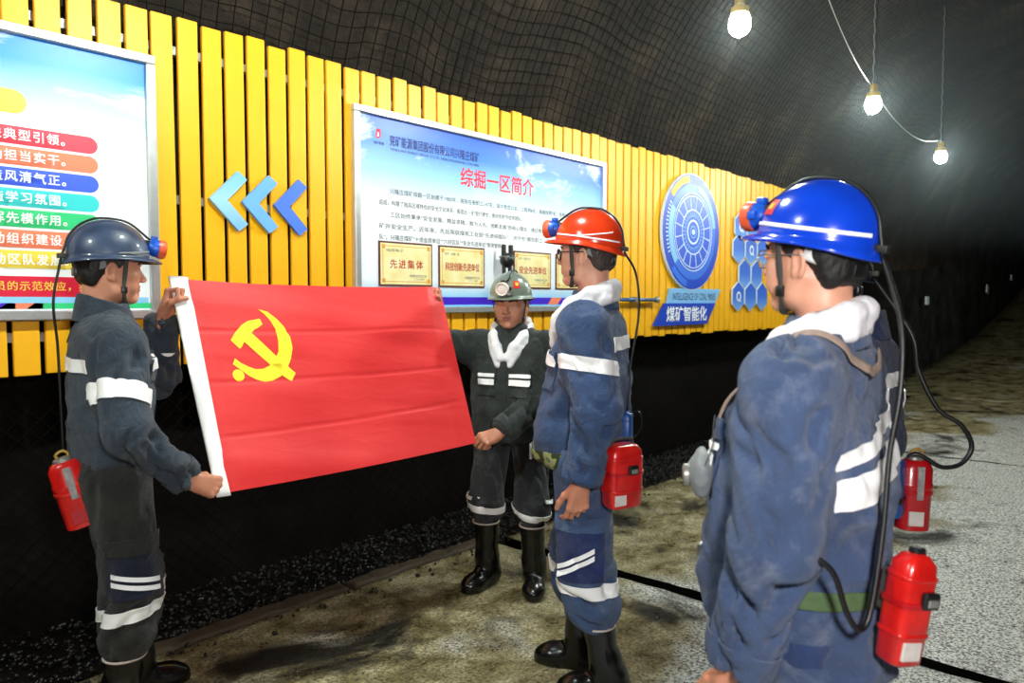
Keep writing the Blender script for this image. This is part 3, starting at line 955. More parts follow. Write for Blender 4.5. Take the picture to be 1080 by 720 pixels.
# --- left board: coloured strips with slogans
lb, lw, lh = board('display_board', -0.985, 1.502, 1.42, 2.625, M['poster_left'], 'sky-blue notice board with rainbow slogan strips behind the leftmost man')
def lx(x): return x + 0.985
def lz(z): return z - 1.42
pill('slogan_strip', lx(0.2), lx(0.985), lz(2.265), lz(2.362), PY, M['strip_yellow'], lb)
ST = [('strip_red', '先进典型引领。', 2.142, 2.215), ('strip_salmon', '励担当实干。', 2.058, 2.131), ('strip_blue', '造风清气正。', 1.974, 2.047),
      ('strip_teal', '造学习氛围。', 1.890, 1.963), ('strip_green', '发挥先模作用。', 1.806, 1.879), ('strip_salmon', '推动组织建设。', 1.722, 1.795), ('strip_yellow', '推动区队发展。', 1.638, 1.711)]
for mt, t, za, zb in ST:
    s = pill('slogan_strip', lx(-0.30), lx(1.252), lz(za), lz(zb), PY, M[mt], lb)
    text('slogan_text', t, lx(1.115), PY - 0.0012, lz(za) + 0.014, M['white_print'], s, height=0.044, align='RIGHT', bold=0.016, spacing=1.18)
quad('slogan_banner', 0.05, lx(1.41), lz(1.52), lz(1.605), PY, M['banner_red'], lb)
text('slogan_text', '充分发挥党员的示范效应，实现党员', lx(1.33), PY - 0.0012, lz(1.545), M['strip_yellow'], lb, height=0.040, align='RIGHT', bold=0.008, spacing=1.12)
quad('printed_band', 0.05, lw - 0.05, lz(1.494), lz(1.520), PY, M['band_cyan'], lb)
for xa, xb, mt in ((0.86, 0.92, 'band_violet'), (0.88, 1.02, 'strip_salmon'), (0.98, 1.46, 'strip_green')):
    obj('printed_band', prism('printed_band', [(lx(xa) - 0.02, 0.050), (lx(xb), 0.050), (lx(xb), 0.074), (lx(xa) + 0.01, 0.074)], 0.0008), M[mt], lb, loc=(0, PY - 0.001, 0))

# ------------------------------------------------------------------ three chevrons
def chevron(x, mat, label):
    a, t = 0.150, 0.100
    out = [(0, 0), (0.150, -0.150), (0.200, -0.112), (0.092, 0.0), (0.200, 0.112), (0.150, 0.150)]
    o = obj('chevron_sign', prism('chevron_sign', out, 0.02), mat, loc=(x, FY - 0.028, 2.005))
    tag(o, label, 'arrow', 'blue arrows on the yellow fence')
chevron(1.752, M['chev_grad'], 'palest blue left-pointing arrow, nearest the left board')
chevron(1.922, M['chev_b'], 'mid blue left-pointing arrow between the two other arrows')
chevron(2.100, M['chev_c'], 'darkest blue left-pointing arrow of the three')

# ------------------------------------------------------------------ round dial sign
DX, DZ, DR = 6.53, 2.165, 0.555
dial = empty('dial_sign', (DX, FY - 0.03, DZ))
tag(dial, 'large round blue sign of concentric rings on the fence', 'sign')
def ring(name, r0, r1, y, mat, parent, a0=0.0, a1=2 * math.pi, n=64, th=0.002):
    bm = bmesh.new(); full = abs(a1 - a0 - 2 * math.pi) < 1e-6
    an = np.linspace(a0, a1, n + 1)
    rows = []
    for a in (an[:-1] if full else an):
        c, s = math.cos(a), math.sin(a)
        rows.append([bm.verts.new((r * c, yy, r * s)) for r, yy in ((r0, y), (r1, y), (r1, y + th), (r0, y + th))])
    m = len(rows)
    for i in range(m if full else m - 1):
        A, B = rows[i], rows[(i + 1) % m]
        for k in range(4):
            l = (k + 1) % 4
            if r0 == 0 and k in (3,): continue
            try: bm.faces.new([A[k], A[l], B[l], B[k]])
            except ValueError: pass
    if not full:
        bm.faces.new(rows[0]); bm.faces.new(rows[-1][::-1])
    bmesh.ops.recalc_face_normals(bm, faces=bm.faces)
    return obj(name, bm, mat, parent)
def disc(name, r, y, mat, parent, th=0.003):
    out = [(r * math.cos(a), r * math.sin(a)) for a in np.linspace(0, 2 * math.pi, 65)[:-1]]
    return obj(name, prism(name, out, th), mat, parent, loc=(0, y, 0))
disc('backing', DR, -0.006, M['sign_edge'], dial, 0.026)
disc('disc', DR - 0.008, -0.009, M['sign_deep'], dial)
ring('ring', 0.33, 0.455, -0.012, M['sign_mid'], dial)
ring('ring', 0.36, 0.455, -0.014, M['sign_pale'], dial, 2.6, 3.9, 24)
ring('ring', 0.40, 0.46, -0.0145, M['sign_pale'], dial, 0.15, 1.35, 24)
ring('ring', 0.47, 0.535, -0.012, M['yellow'], dial, 1.72, 2.45, 16)
ring('ring', 0.47, 0.535, -0.012, M['sign_mid'], dial, 3.9, 4.5, 16)
disc('disc', 0.375, -0.017, M['sign_blue'], dial)
ring('ring', 0.366, 0.375, -0.019, M['sign_edge'], dial)
ring('ring', 0.338, 0.345, -0.019, M['sign_edge'], dial)
ring('ring', 0.205, 0.216, -0.019, M['sign_edge'], dial)
ring('ring', 0.150, 0.157, -0.019, M['sign_pale'], dial)
ring('ring', 0.100, 0.118, -0.019, M['sign_edge'], dial)
ring('ring', 0.050, 0.060, -0.019, M['sign_pale'], dial)
disc('hub', 0.026, -0.021, M['sign_edge'], dial)
for k in range(16):
    a = k * math.pi / 8 + 0.2
    o = box('spoke', (0.216, -0.020, -0.004), (0.338, -0.017, 0.004), M['sign_edge'], dial)
    o.rotation_euler = (0, -a, 0)
for k in range(30):
    a = k * 2 * math.pi / 30
    o = box('tick', (0.16, -0.0195, -0.004), (0.19, -0.017, 0.004), M['sign_pale'], dial)
    o.rotation_euler = (0, -a, 0)
for k in range(14):
    a = 2.6 + k * 0.075
    o = box('tick', (0.462, -0.0145, -0.006), (0.497, -0.012, 0.006), M['sign_edge'], dial)
    o.rotation_euler = (0, -a, 0)

# two slanted name plates under the dial
np_ = empty('name_plate', (6.05, FY - 0.03, 1.47)); tag(np_, 'slanted pale blue plate reading INTELLIGENCE OF COAL MINES', 'sign')
obj('plate', prism('plate', [(0.03, 0.0), (0.97, 0.0), (1.10, 0.155), (0.10, 0.155)], 0.02), M['sign_pale'], np_)
text('plate_text', 'INTELLIGENCE OF COAL MINES', 0.14, -0.0015, 0.045, M['ink_navy'], np_, width=0.84, height=0.066)
np2 = empty('name_plate', (5.86, FY - 0.036, 1.28)); tag(np2, 'slanted deep blue plate with large white Chinese characters below the dial', 'sign')
obj('plate', prism('plate', [(0.0, 0.0), (0.99, 0.0), (1.17, 0.205), (0.19, 0.205)], 0.026), M['sign_deep'], np2)
text('plate_text', '煤矿智能化', 0.21, -0.0015, 0.035, M['white_print'], np2, width=0.77, height=0.138, bold=0.016)

# hexagon cluster
HR = 0.160
HX = [(7.60, 2.295, 1), (7.56, 2.06, 0), (7.86, 2.06, 1), (7.71, 1.80, 0), (8.01, 1.80, 0), (7.56, 1.555, 1), (7.86, 1.555, 0), (8.16, 1.555, 0), (8.16, 2.06, 0), (7.90, 2.30, 0)]
HL = ['blue hexagon with a white symbol, at the upper left of the cluster', 'plain blue hexagon at the left edge of the cluster, second row', 'blue hexagon with a white ring symbol in the middle of the cluster',
      'plain blue hexagon in the third row of the cluster, left one', 'plain blue hexagon in the third row of the cluster, right one', 'blue hexagon with a white ring symbol at the lower left of the cluster',
      'plain blue hexagon in the bottom row of the cluster, middle one', 'plain blue hexagon in the bottom row of the cluster, right one', 'plain blue hexagon in the second row of the cluster, right one', 'plain blue hexagon in the top row of the cluster, right one']
for (hx, hz, ic), lab in zip(HX, HL):
    h = empty('hexagon_tile', (hx, FY - 0.028, hz)); tag(h, lab, 'sign', 'blue hexagon tiles on the fence')
    six = lambda r: [(r * math.cos(math.pi / 6 + k * math.pi / 3) * 0.98, r * math.sin(math.pi / 6 + k * math.pi / 3)) for k in range(6)]
    obj('edge', prism('edge', six(HR), 0.016), M['sign_edge'], h)
    obj('face', prism('face', six(HR - 0.008), 0.003), M['hexblue'], h, loc=(0, -0.0035, 0))
    if ic:
        ring('icon', 0.034, 0.052, -0.007, M['white_print'], h)
        o = box('icon', (0.03, -0.007, -0.012), (0.075, -0.004, 0.006), M['white_print'], h); o.rotation_euler = (0, 0.8, 0)

# steel rod sticking along the fence between board and dial
rod = empty('steel_rod', (5.30, FY - 0.05, 1.517)); tag(rod, 'blue-grey steel rod with a ball end on the fence beside the red helmet', 'rod')
obj('bar', tube_mesh('bar', [(0, 0, 0), (0.29, 0, 0), (0.57, 0, 0)], 0.017, 10), M['rod_blue'], rod)
obj('ball_end', lathe_mesh('ball_end', [(0.001, -0.03)] + [(0.03 * math.cos(a), 0.03 * math.sin(a)) for a in np.linspace(-1.3, 1.3, 8)] + [(0.001, 0.03)], 14), M['steel'], rod, loc=(0.575, 0, 0))
obj('clamp', bm_box((0.20, -0.024, -0.024), (0.26, 0.05, 0.024), 0.005), M['steel'], rod)

# reflective markers on the far wall
for i, (x, z, h, lab) in enumerate(((16.2, 1.52, 0.16, 'nearest and largest white reflective marker on the dark far wall'), (22.0, 1.81, 0.20, 'middle one of the three white reflective markers on the far wall'), (25.4, 2.18, 0.16, 'farthest white reflective marker, nearest the right picture edge'))):
    o = box('wall_marker', (-0.10, 0, -h / 2), (0.10, 0.03, h / 2), M['marker'], bevel=0.004)
    o.location = (x, YL - 0.14, z)
    if i == 1: o.rotation_euler = (0, 0.25, 0)
    tag(o, lab, 'marker', 'reflective markers on the far wall')

# ------------------------------------------------------------------ hanging mine lamps
def mine_lamp(x, y, z, label):
    L = empty('mine_lamp', (x, y, z)); tag(L, label, 'lamp', 'mine lamps hanging from the roof')
    obj('bulb', lathe_mesh('bulb', [(0.001, -0.06)] + [(0.06 * math.cos(a), 0.06 * math.sin(a)) for a in np.linspace(-1.35, 1.35, 12)] + [(0.001, 0.06)], 20), M['bulb'], L, loc=(0, 0, -0.012))
    obj('housing', lathe_mesh('housing', [(0.012, 0.16), (0.028, 0.155), (0.032, 0.10), (0.05, 0.09), (0.052, 0.055), (0.044, 0.045)][::-1], 18), M['lampyellow'], L)
    for k in range(4):
        a = k * math.pi / 2 + 0.4
        pts = [((0.05 + 0.022 * math.sin(t)) * math.cos(a) * math.cos(t * 0.48), (0.05 + 0.022 * math.sin(t)) * math.sin(a) * math.cos(t * 0.48), 0.05 - 0.135 * t / math.pi) for t in np.linspace(0, math.pi, 9)]
        obj('guard_wire', tube_mesh('guard_wire', pts, 0.0022, 5), M['steel'], L)
    zr = ZS + math.sqrt(RAD ** 2 - (y - YC) ** 2) - 0.03 - z + float(rise(x))
    for dx, top in ((-0.012, 0), (0.055, 0)):
        n = int((zr - 0.15) / 0.03)
        pts = [(dx + 0.003 * (-1) ** i, 0.003 * (-1) ** (i // 2), 0.15 + (zr - 0.15) * i / n) for i in range(n + 1)]
        obj('chain', tube_mesh('chain', pts, 0.004, 5), M['steel'] if dx < 0 else M['blacksteel'], L)
    return L
LAMPS = [(-0.75, 1.97, 3.1, 'lit mine lamp hanging behind the photographer'), (1.72, 1.97, 3.1, 'lit mine lamp hanging above the flag'),
         (4.154, 1.981, 3.1, 'largest and brightest lit lamp at the upper edge, above the round sign'), (6.553, 1.962, 3.1, 'lit lamp hanging on chains above the blue helmet'),
         (9.385, 2.094, 3.1, 'smallest and farthest lit lamp down the tunnel'), (14.2, -0.7, 3.3, 'lit mine lamp hanging on the right side farther down the tunnel')]
for a in LAMPS: mine_lamp(*a)
# pale wire slung between the lamps
def w(p, q, sag, n=14):
    p = np.array(p); q = np.array(q)
    return [tuple(p + (q - p) * t - np.array((0, 0, sag * 4 * t * (1 - t)))) for t in np.linspace(0, 1, n)]
pts = w((1.80, 1.97, 4.4), (4.2, 1.7, 3.75), 0.02) + w((4.2, 1.7, 3.75), (6.55, 1.99, 3.27), 0.12)[1:] + w((6.55, 1.99, 3.27), (9.38, 2.12, 3.28), 0.16)[1:]
o = obj('lamp_wire', tube_mesh('lamp_wire', pts, 0.003, 6), M['wire_white'])
tag(o, 'pale electric wire slung from lamp to lamp under the roof', 'wire')
# ------------------------------------------------------------------ people
def unit(v):
    v = np.array(v, float); return v / (np.linalg.norm(v) + 1e-12)

def ik(a, b, l1, l2, pole):
    """elbow/knee between a and b"""
    a = np.array(a, float); b = np.array(b, float); d = b - a; L = np.linalg.norm(d)
    if L > (l1 + l2) * 0.995:
        s = L / (l1 + l2) * 1.005; l1 *= s; l2 *= s
    t = (l1 * l1 - l2 * l2 + L * L) / (2 * L); hh = math.sqrt(max(l1 * l1 - t * t, 0))
    n = d / L; p = np.array(pole, float); p = p - n * (p @ n); p = unit(p)
    return a + n * t + p * hh

def frame(y, z):
    """rotation whose columns are x,y,z axes: y along the fingers, z out of the back of the hand"""
    y = unit(y); z = np.array(z, float); z = unit(z - y * (z @ y)); x = np.cross(y, z)
    return np.stack([x, y, z], 1)

def rotx(a):
    c, s = math.cos(a), math.sin(a); return np.array([[1, 0, 0], [0, c, -s], [0, s, c]])
def rotz(a):
    c, s = math.cos(a), math.sin(a); return np.array([[c, -s, 0], [s, c, 0], [0, 0, 1]])
def roty(a):
    c, s = math.cos(a), math.sin(a); return np.array([[c, 0, s], [0, 1, 0], [-s, 0, c]])

HAND = {
    'relaxed': dict(curl=[(24, 30, 18), (30, 36, 22), (34, 40, 24), (38, 44, 26)], thumb=[(0.55, 0.80, -0.35), (0.30, 0.90, -0.35), (0.15, 0.95, -0.30)]),
    'fist': dict(curl=[(62, 88, 55), (66, 92, 58), (70, 92, 58), (74, 92, 58)], thumb=[(0.35, 0.72, -0.60), (-0.25, 0.72, -0.65), (-0.70, 0.50, -0.50)]),
    'pinch': dict(curl=[(48, 52, 26), (56, 62, 34), (62, 70, 40), (66, 74, 44)], thumb=[(0.45, 0.72, -0.55), (0.10, 0.86, -0.52), (-0.05, 0.92, -0.38)]),
}
def hand_mesh(side, pose, scale=1.0):
    """side: +1 thumb towards +x (left hand, back up), -1 right hand; wrist at origin, fingers +y, back of hand +z"""
    f = Field((-0.075, -0.09, -0.125), (0.075, 0.21, 0.05), 0.0026)
    P = HAND[pose]; s = side
    X = [0.029 * s, 0.0095 * s, -0.0105 * s, -0.0285 * s]
    KY = [0.090, 0.094, 0.089, 0.080]
    LEN = [(0.040, 0.026, 0.021), (0.045, 0.029, 0.022), (0.042, 0.027, 0.021), (0.033, 0.021, 0.019)]
    RR = [0.0098, 0.0100, 0.0095, 0.0085]
    f.cone((0, -0.040, 0), (0, 0.004, 0), 0.0265, 0.0245, 0.01, flat=((0, 0, 1), 1.22))
    for i in range(4):
        f.cone((X[i] * 0.55, 0.004, -0.002), (X[i], KY[i], 0.0), 0.0165, 0.0122, 0.012)
    f.ell((0.018 * s, 0.035, -0.014), (0.020, 0.034, 0.016), 0.014)
    f.ell((-0.020 * s, 0.040, -0.012), (0.015, 0.034, 0.013), 0.014)
    for i in range(4):
        p = np.array([X[i], KY[i], 0.0]); a = 0
        sp = (-0.10 + 0.065 * i) * -s
        f.ell((p[0], p[1], 0.004), (0.0108, 0.012, 0.0105), 0.006)
        for j in range(3):
            a += math.radians(P['curl'][i][j])
            d = np.array([math.sin(sp) * math.cos(a), math.cos(a) * math.cos(sp), -math.sin(a)])
            q = p + d * LEN[i][j]
            r0 = RR[i] * (1 - 0.09 * j); r1 = RR[i] * (1 - 0.09 * (j + 1))
            f.cone(p, q, r0, r1, 0.004)
            p = q
    p = np.array([0.022 * s, 0.022, -0.012])
    for j, L in enumerate((0.044, 0.034, 0.027)):
        d = unit(P['thumb'][j]) * np.array([s, 1, 1])
        q = p + d * L
        f.cone(p, q, (0.0150, 0.0118, 0.0108)[j], (0.0118, 0.0110, 0.0088)[j], 0.007)
        p = q
    V, Q = f.mesh()
    return V * scale, Q

HEADF = {}
def head_mesh(jaw=1.0, wide=1.0):
    key = (jaw, wide)
    if key in HEADF: return HEADF[key]
    f = Field((-0.105, -0.125, -0.235), (0.105, 0.145, 0.135), 0.0027)
    f.ell((0, -0.012, 0.030), (0.077, 0.099, 0.084), 0.02)
    f.ell((0, 0.022, -0.030), (0.066 * wide, 0.070, 0.082), 0.03)
    for s in (-1, 1):
        f.cone((s * 0.056 * wide, -0.010, -0.045), (s * 0.050 * wide, 0.008, -0.078), 0.018, 0.016, 0.03)
        f.cone((s * 0.050 * wide, 0.006, -0.078), (s * 0.014, 0.064, -0.100), 0.017, 0.016, 0.025)
        f.ell((s * 0.044 * wide, 0.056, -0.022), (0.023, 0.024, 0.020), 0.022)
        f.ell((s * 0.036, 0.060, -0.055), (0.022, 0.022, 0.026), 0.02)
    f.ell((0, 0.072, -0.096), (0.022, 0.020, 0.017), 0.018)
    f.cone((-0.036, 0.078, 0.018), (0.036, 0.078, 0.018), 0.012, 0.012, 0.016)
    for s in (-1, 1):
        f.ell((s * 0.031, 0.100, -0.002), (0.019, 0.016, 0.013), 0.014, 'cut')
    f.cone((0, 0.082, 0.010), (0, 0.106, -0.028), 0.0075, 0.0105, 0.010)
    f.ell((0, 0.106, -0.032), (0.0125, 0.012, 0.0095), 0.006)
    for s in (-1, 1):
        f.ell((s * 0.0125, 0.097, -0.035), (0.0085, 0.0105, 0.0075), 0.005)
        f.ell((s * 0.007, 0.102, -0.0425), (0.0035, 0.0055, 0.004), 0.003, 'cut')
        # eyelids around a narrow slit
        f.cone((s * 0.019, 0.0845, 0.0045), (s * 0.044, 0.0775, 0.0042), 0.0068, 0.0060, 0.006)
        f.cone((s * 0.020, 0.0835, -0.0095), (s * 0.043, 0.0770, -0.0085), 0.0058, 0.0052, 0.006)
    # mouth
    f.ell((0, 0.080, -0.062), (0.026, 0.015, 0.016), 0.012)
    f.cone((-0.017, 0.0885, -0.0585), (0.017, 0.0885, -0.0585), 0.0062, 0.0062, 0.006)
    f.cone((-0.014, 0.0885, -0.0695), (0.014, 0.0885, -0.0695), 0.0066, 0.0066, 0.006)
    f.cone((-0.023, 0.096, -0.0640), (0.023, 0.096, -0.0640), 0.0026, 0.0026, 0.004, 'cut')
    # ears
    for s in (-1, 1):
        R = [unit((1, -0.35 * s * s, 0)) * 1.0, unit((0.35, 1, 0.25)), None]
        ax = unit((1.0, 0.42 * -s * s * 1.0, 0.0)) if False else unit((1.0, 0.40 * s, 0.0))
        ay = unit(np.cross((0, 0.22, 1.0), ax)); az = np.cross(ax, ay)
        RM = [ax, ay, az]
        c = np.array((s * 0.0800, -0.014, -0.014))
        f.ell(c, (0.0065, 0.0195, 0.032), 0.006, R=RM)
        f.ell(c + np.array((s * 0.0065, 0.003, 0.003)), (0.0075, 0.0125, 0.022), 0.004, 'cut', R=RM)
        f.ell(c + np.array((-s * 0.004, 0.010, -0.020)), (0.008, 0.008, 0.012), 0.006)
    # neck
    f.cone((0, -0.028, -0.055), (0, -0.038, -0.22), 0.058, 0.056, 0.03, flat=((0, 1, 0), 1.06))
    f.ell((0, 0.016, -0.135), (0.014, 0.012, 0.016), 0.02)
    HEADF[key] = f.mesh()
    return HEADF[key]

def hair_mesh(low=-0.075):
    f = Field((-0.11, -0.13, -0.13), (0.11, 0.13, 0.14), 0.0034)
    f.ell((0, -0.014, 0.030), (0.0835, 0.1045, 0.089), 0.01)
    f.cone((-0.03, -0.066, -0.03), (0.03, -0.066, -0.03), 0.034, 0.034, 0.03)
    for s in (-1, 1):
        f.cone((s * 0.072, 0.026, 0.03), (s * 0.070, 0.026, -0.016), 0.010, 0.005, 0.015)
        f.cone((s * 0.060, -0.060, 0.0), (s * 0.050, -0.062, -0.055), 0.022, 0.010, 0.02)
    # hairline: forehead, temples and round the ears
    f.plane_cut((0, 0.045, 0.040), (0, 0.80, -0.60))
    f.plane_cut((0, -0.05, low), (0, 0.45, -0.9))
    for s in (-1, 1):
        f.ell((s * 0.088, -0.008, -0.020), (0.022, 0.026, 0.036), 0.006, 'cut')
    V, Q = f.mesh()
    N = vnormals(V, Q)
    V = V + N * ((fbm(V * np.array((260, 140, 60)), 2) - 0.4) * 0.006)[:, None]
    return V, Q

# ---- helmets
def helmet_pt(phi, z, off=0.0):
    """point of the dome at azimuth phi (0 = front, +y), height z above the rim"""
    Hh, a, bf = 0.138, 0.118, 0.142
    t = min(max(z / Hh, 0), 1)
    rho = (1 - t ** 2.25) ** (1 / 2.0)
    x = math.sin(phi) * a * rho; y = math.cos(phi) * bf * rho
    n = np.array([math.sin(phi) / a * rho, math.cos(phi) / bf * rho, 2.25 / 2 * t ** 1.25 / Hh])
    n = unit(n)
    rd = math.exp(-(x / 0.020) ** 2) * 0.006 * (0.25 + 0.75 * t)          # raised rib on the crown
    return np.array([x, y - 0.006, z]) + n * (off + rd)

def helmet_shell():
    nph, nz = 72, 22
    zs = [0.138 * math.sin(q * math.pi / 2) ** 1.0 for q in np.linspace(0, 1, nz)]
    V = []
    rows = []
    def row(fn):
        st = len(V)
        for k in range(nph):
            V.append(fn(2 * math.pi * k / nph))
        rows.append(st)
    def flare(phi):
        c = math.cos(phi)
        return 0.010 + 0.036 * max(0, c) ** 3 + 0.006 * max(0, -c) ** 2
    def rimz(phi):
        c = math.cos(phi)
        return -0.012 - 0.004 * max(0, c) - 0.014 * max(0, -c) ** 2 + 0.004 * (1 - c * c)
    def brim(phi, t, dz=0.0):
        p = helmet_pt(phi, 0.0)
        o = np.array([math.sin(phi), math.cos(phi), 0]) * flare(phi) * t
        p = p + o; p[2] += rimz(phi) * (t ** 1.4) + dz
        return p
    row(lambda ph: brim(ph, 0.93, -0.0045))
    row(lambda ph: brim(ph, 1.0, -0.004))
    row(lambda ph: brim(ph, 1.0, 0.001))
    row(lambda ph: brim(ph, 0.6, 0.001))
    row(lambda ph: brim(ph, 0.25, 0.001))
    for z in zs[:-1]: row(lambda ph, z=z: helmet_pt(ph, z))
    top = len(V); V.append(helmet_pt(0, 0.138))
    outer = len(rows)
    F = []
    for i in range(outer - 1):
        for k in range(nph):
            l = (k + 1) % nph
            F.append((rows[i] + k, rows[i + 1] + k, rows[i + 1] + l, rows[i] + l))
    for k in range(nph):
        l = (k + 1) % nph
        F.append((rows[-1] + k, top, rows[-1] + l))
    # inside
    row(lambda ph: brim(ph, 0.3, -0.004))
    inner0 = len(rows) - 1
    for z in zs[:-1:2]: row(lambda ph, z=z: helmet_pt(ph, z * 0.97, -0.004))
    top2 = len(V); V.append(helmet_pt(0, 0.134, -0.005))
    F += [(rows[0] + (k + 1) % nph, rows[inner0] + (k + 1) % nph, rows[inner0] + k, rows[0] + k) for k in range(nph)]
    for i in range(inner0, len(rows) - 1):
        for k in range(nph):
            l = (k + 1) % nph
            F.append((rows[i] + l, rows[i + 1] + l, rows[i + 1] + k, rows[i] + k))
    for k in range(nph):
        l = (k + 1) % nph
        F.append((rows[-1] + l, top2, rows[-1] + k))
    me = mesh_np('shell', V, F)
    return me

def helmet_strip(phi0, phi1, za0, za1, h, n=28):
    V, F = [], []
    for i in range(n + 1):
        t = i / n; ph = phi0 + (phi1 - phi0) * t; z = za0 + (za1 - za0) * t
        for zz, o in ((z, 0.0005), (z, 0.0022), (z + h, 0.0022), (z + h, 0.0005)): V.append(helmet_pt(ph, zz, o))
    for i in range(n):
        for k in range(3): F.append((i * 4 + k, i * 4 + 4 + k, i * 4 + 5 + k, i * 4 + 1 + k))
    return mesh_np('strip', V, F)

def helmet_square(phi0, phi1, z0, z1, n=6, off=0.002):
    V, F = [], []
    for i in range(n + 1):
        for j in range(n + 1):
            V.append(helmet_pt(phi0 + (phi1 - phi0) * i / n, z0 + (z1 - z0) * j / n, off))
    for i in range(n):
        for j in range(n): a = i * (n + 1) + j; F.append((a, a + n + 1, a + n + 2, a + 1))
    return mesh_np('sticker', V, F)

def build_helmet(parent, Mh, spec):
    """Mh: 4x4 matrix placing the helmet frame in the person frame"""
    H = obj('helmet', helmet_shell(), M['helmet_' + spec['helmet']], parent)
    H.matrix_local = Mh
    for st in spec.get('strips', []):
        obj('reflective_strip', helmet_strip(*st), M[spec.get('strip_mat', 'reflect')], H)
    if spec.get('sticker'):
        obj('sticker', helmet_square(*spec['sticker']), M['sticker_red'], H)
        p0, p1, z0, z1 = spec['sticker']
        obj('sticker_emblem', helmet_square(p0 + (p1 - p0) * 0.25, p0 + (p1 - p0) * 0.7, z0 + (z1 - z0) * 0.35, z0 + (z1 - z0) * 0.75, 4, 0.0032), M['sticker_yellow'], H)
    # head lamp on its bracket
    ly, lz = 0.164, 0.042
    LM = Matrix.Translation((0, ly, lz)) @ Matrix.Rotation(math.radians(spec.get('lamp_pitch', -8)), 4, 'X')
    def lp(name, me, mat):
        o = obj(name, me, mat, H); o.matrix_local = LM; return o
    prof = lambda pr: lathe_mesh('l', pr, 20, axis='y')
    lp('lamp_housing', prof([(0.012, -0.040), (0.026, -0.030), (0.033, -0.010), (0.034, 0.004), (0.030, 0.008)]), M[spec.get('lamp', 'lamp_blue')])
    lp('lamp_bezel', prof([(0.030, 0.002), (0.037, 0.005), (0.038, 0.026), (0.034, 0.032), (0.029, 0.030), (0.027, 0.020), (0.02, 0.019)]), M[spec.get('bezel', 'lamp_orange')])
    lp('lamp_lens', prof([(0.027, 0.018), (0.027, 0.024), (0.018, 0.027), (0.002, 0.028)]), M['lens'])
    lp('lamp_knob', obj_box_mesh((-0.045, -0.02, -0.010), (-0.030, 0.002, 0.010), 0.003), M[spec.get('lamp', 'lamp_blue')])
    lp('lamp_knob', obj_box_mesh((-0.012, -0.024, 0.028), (0.012, 0.000, 0.046), 0.004), M[spec.get('lamp', 'lamp_blue')])
    lp('lamp_bracket', obj_box_mesh((-0.018, -0.050, -0.022), (0.018, -0.028, 0.026), 0.004), M['blackplastic'])
    # nape harness below the back rim
    pts = [(0.098 * math.sin(a), -0.006 + 0.108 * math.cos(a), -0.020 - 0.030 * max(0, -math.cos(a)) ** 1.0) for a in np.linspace(math.radians(105), math.radians(255), 22)]
    obj('harness', tube_mesh('harness', pts, 0.01, 8, flat=(0.030, 0.006), flatdir=lambda p: (p[0], p[1], 0)), M[spec.get('harness', 'harness')], H)
    obj('harness_buckle', obj_box_mesh((-0.028, -0.128, -0.072), (0.028, -0.104, -0.038), 0.006), M['blackplastic'], H)
    # lamp cable over the crown to the back clip
    c = spec.get('cable_side', 0.02)
    cp = [(c * 0.2, 0.140, 0.075)] + [tuple(helmet_pt(ph, z, 0.005) + np.array((c, 0, 0))) for ph, z in ((0, 0.092), (0, 0.118), (0, 0.133), (math.pi, 0.136), (math.pi, 0.125), (math.pi, 0.105), (math.pi, 0.07), (math.pi, 0.03))] + [(c, -0.162, 0.004), (c, -0.166, -0.015)]
    obj('lamp_cable', tube_mesh('lamp_cable', spline(cp, 50), 0.0045, 8), M['black'], H)
    obj('cable_clip', obj_box_mesh((c - 0.010, -0.178, -0.008), (c + 0.010, -0.140, 0.010), 0.003), M['dark_steel'], H)
    return H

def obj_box_mesh(lo, hi, bevel):
    bm = bm_box(lo, hi, bevel, seg=2); me = bpy.data.meshes.new('b'); bm.to_mesh(me); bm.free(); smooth_angle(me, 40); return me

def limb_fold(V, N, axes, amp):
    """cloth folds: rings across the nearest limb, stronger near the joints"""
    best = np.full(len(V), 9.0); disp = np.zeros(len(V))
    for (a, b, strength, period) in axes:
        a = np.array(a); b = np.array(b); ab = b - a; L = np.linalg.norm(ab); u = ab / L
        t = (V - a) @ u; q = V - a - t[:, None] * u
        tc = np.clip(t, 0, L); d = np.linalg.norm(V - a - tc[:, None] * u, axis=1)
        r = np.linalg.norm(q, axis=1)[:, None] + 1e-6
        side = (q / r)
        ph = t / period + 1.6 * side[:, 0] + 1.1 * side[:, 1] + 2.0 * fbm(V * 7 + 3, 2)
        nz = fbm(np.stack([ph, side[:, 0] * 1.1 + 4, side[:, 1] * 1.1 + side[:, 2]], 1), 2)
        rg = 1 - np.abs(nz - 0.37) * 5.0
        f = ((nz - 0.36) * 1.6 + np.clip(rg, -1, 1) * 0.22 - 0.08) * strength
        m = d < best
        disp = np.where(m, f, disp); best = np.where(m, d, best)
    return V + N * (disp * amp)[:, None]

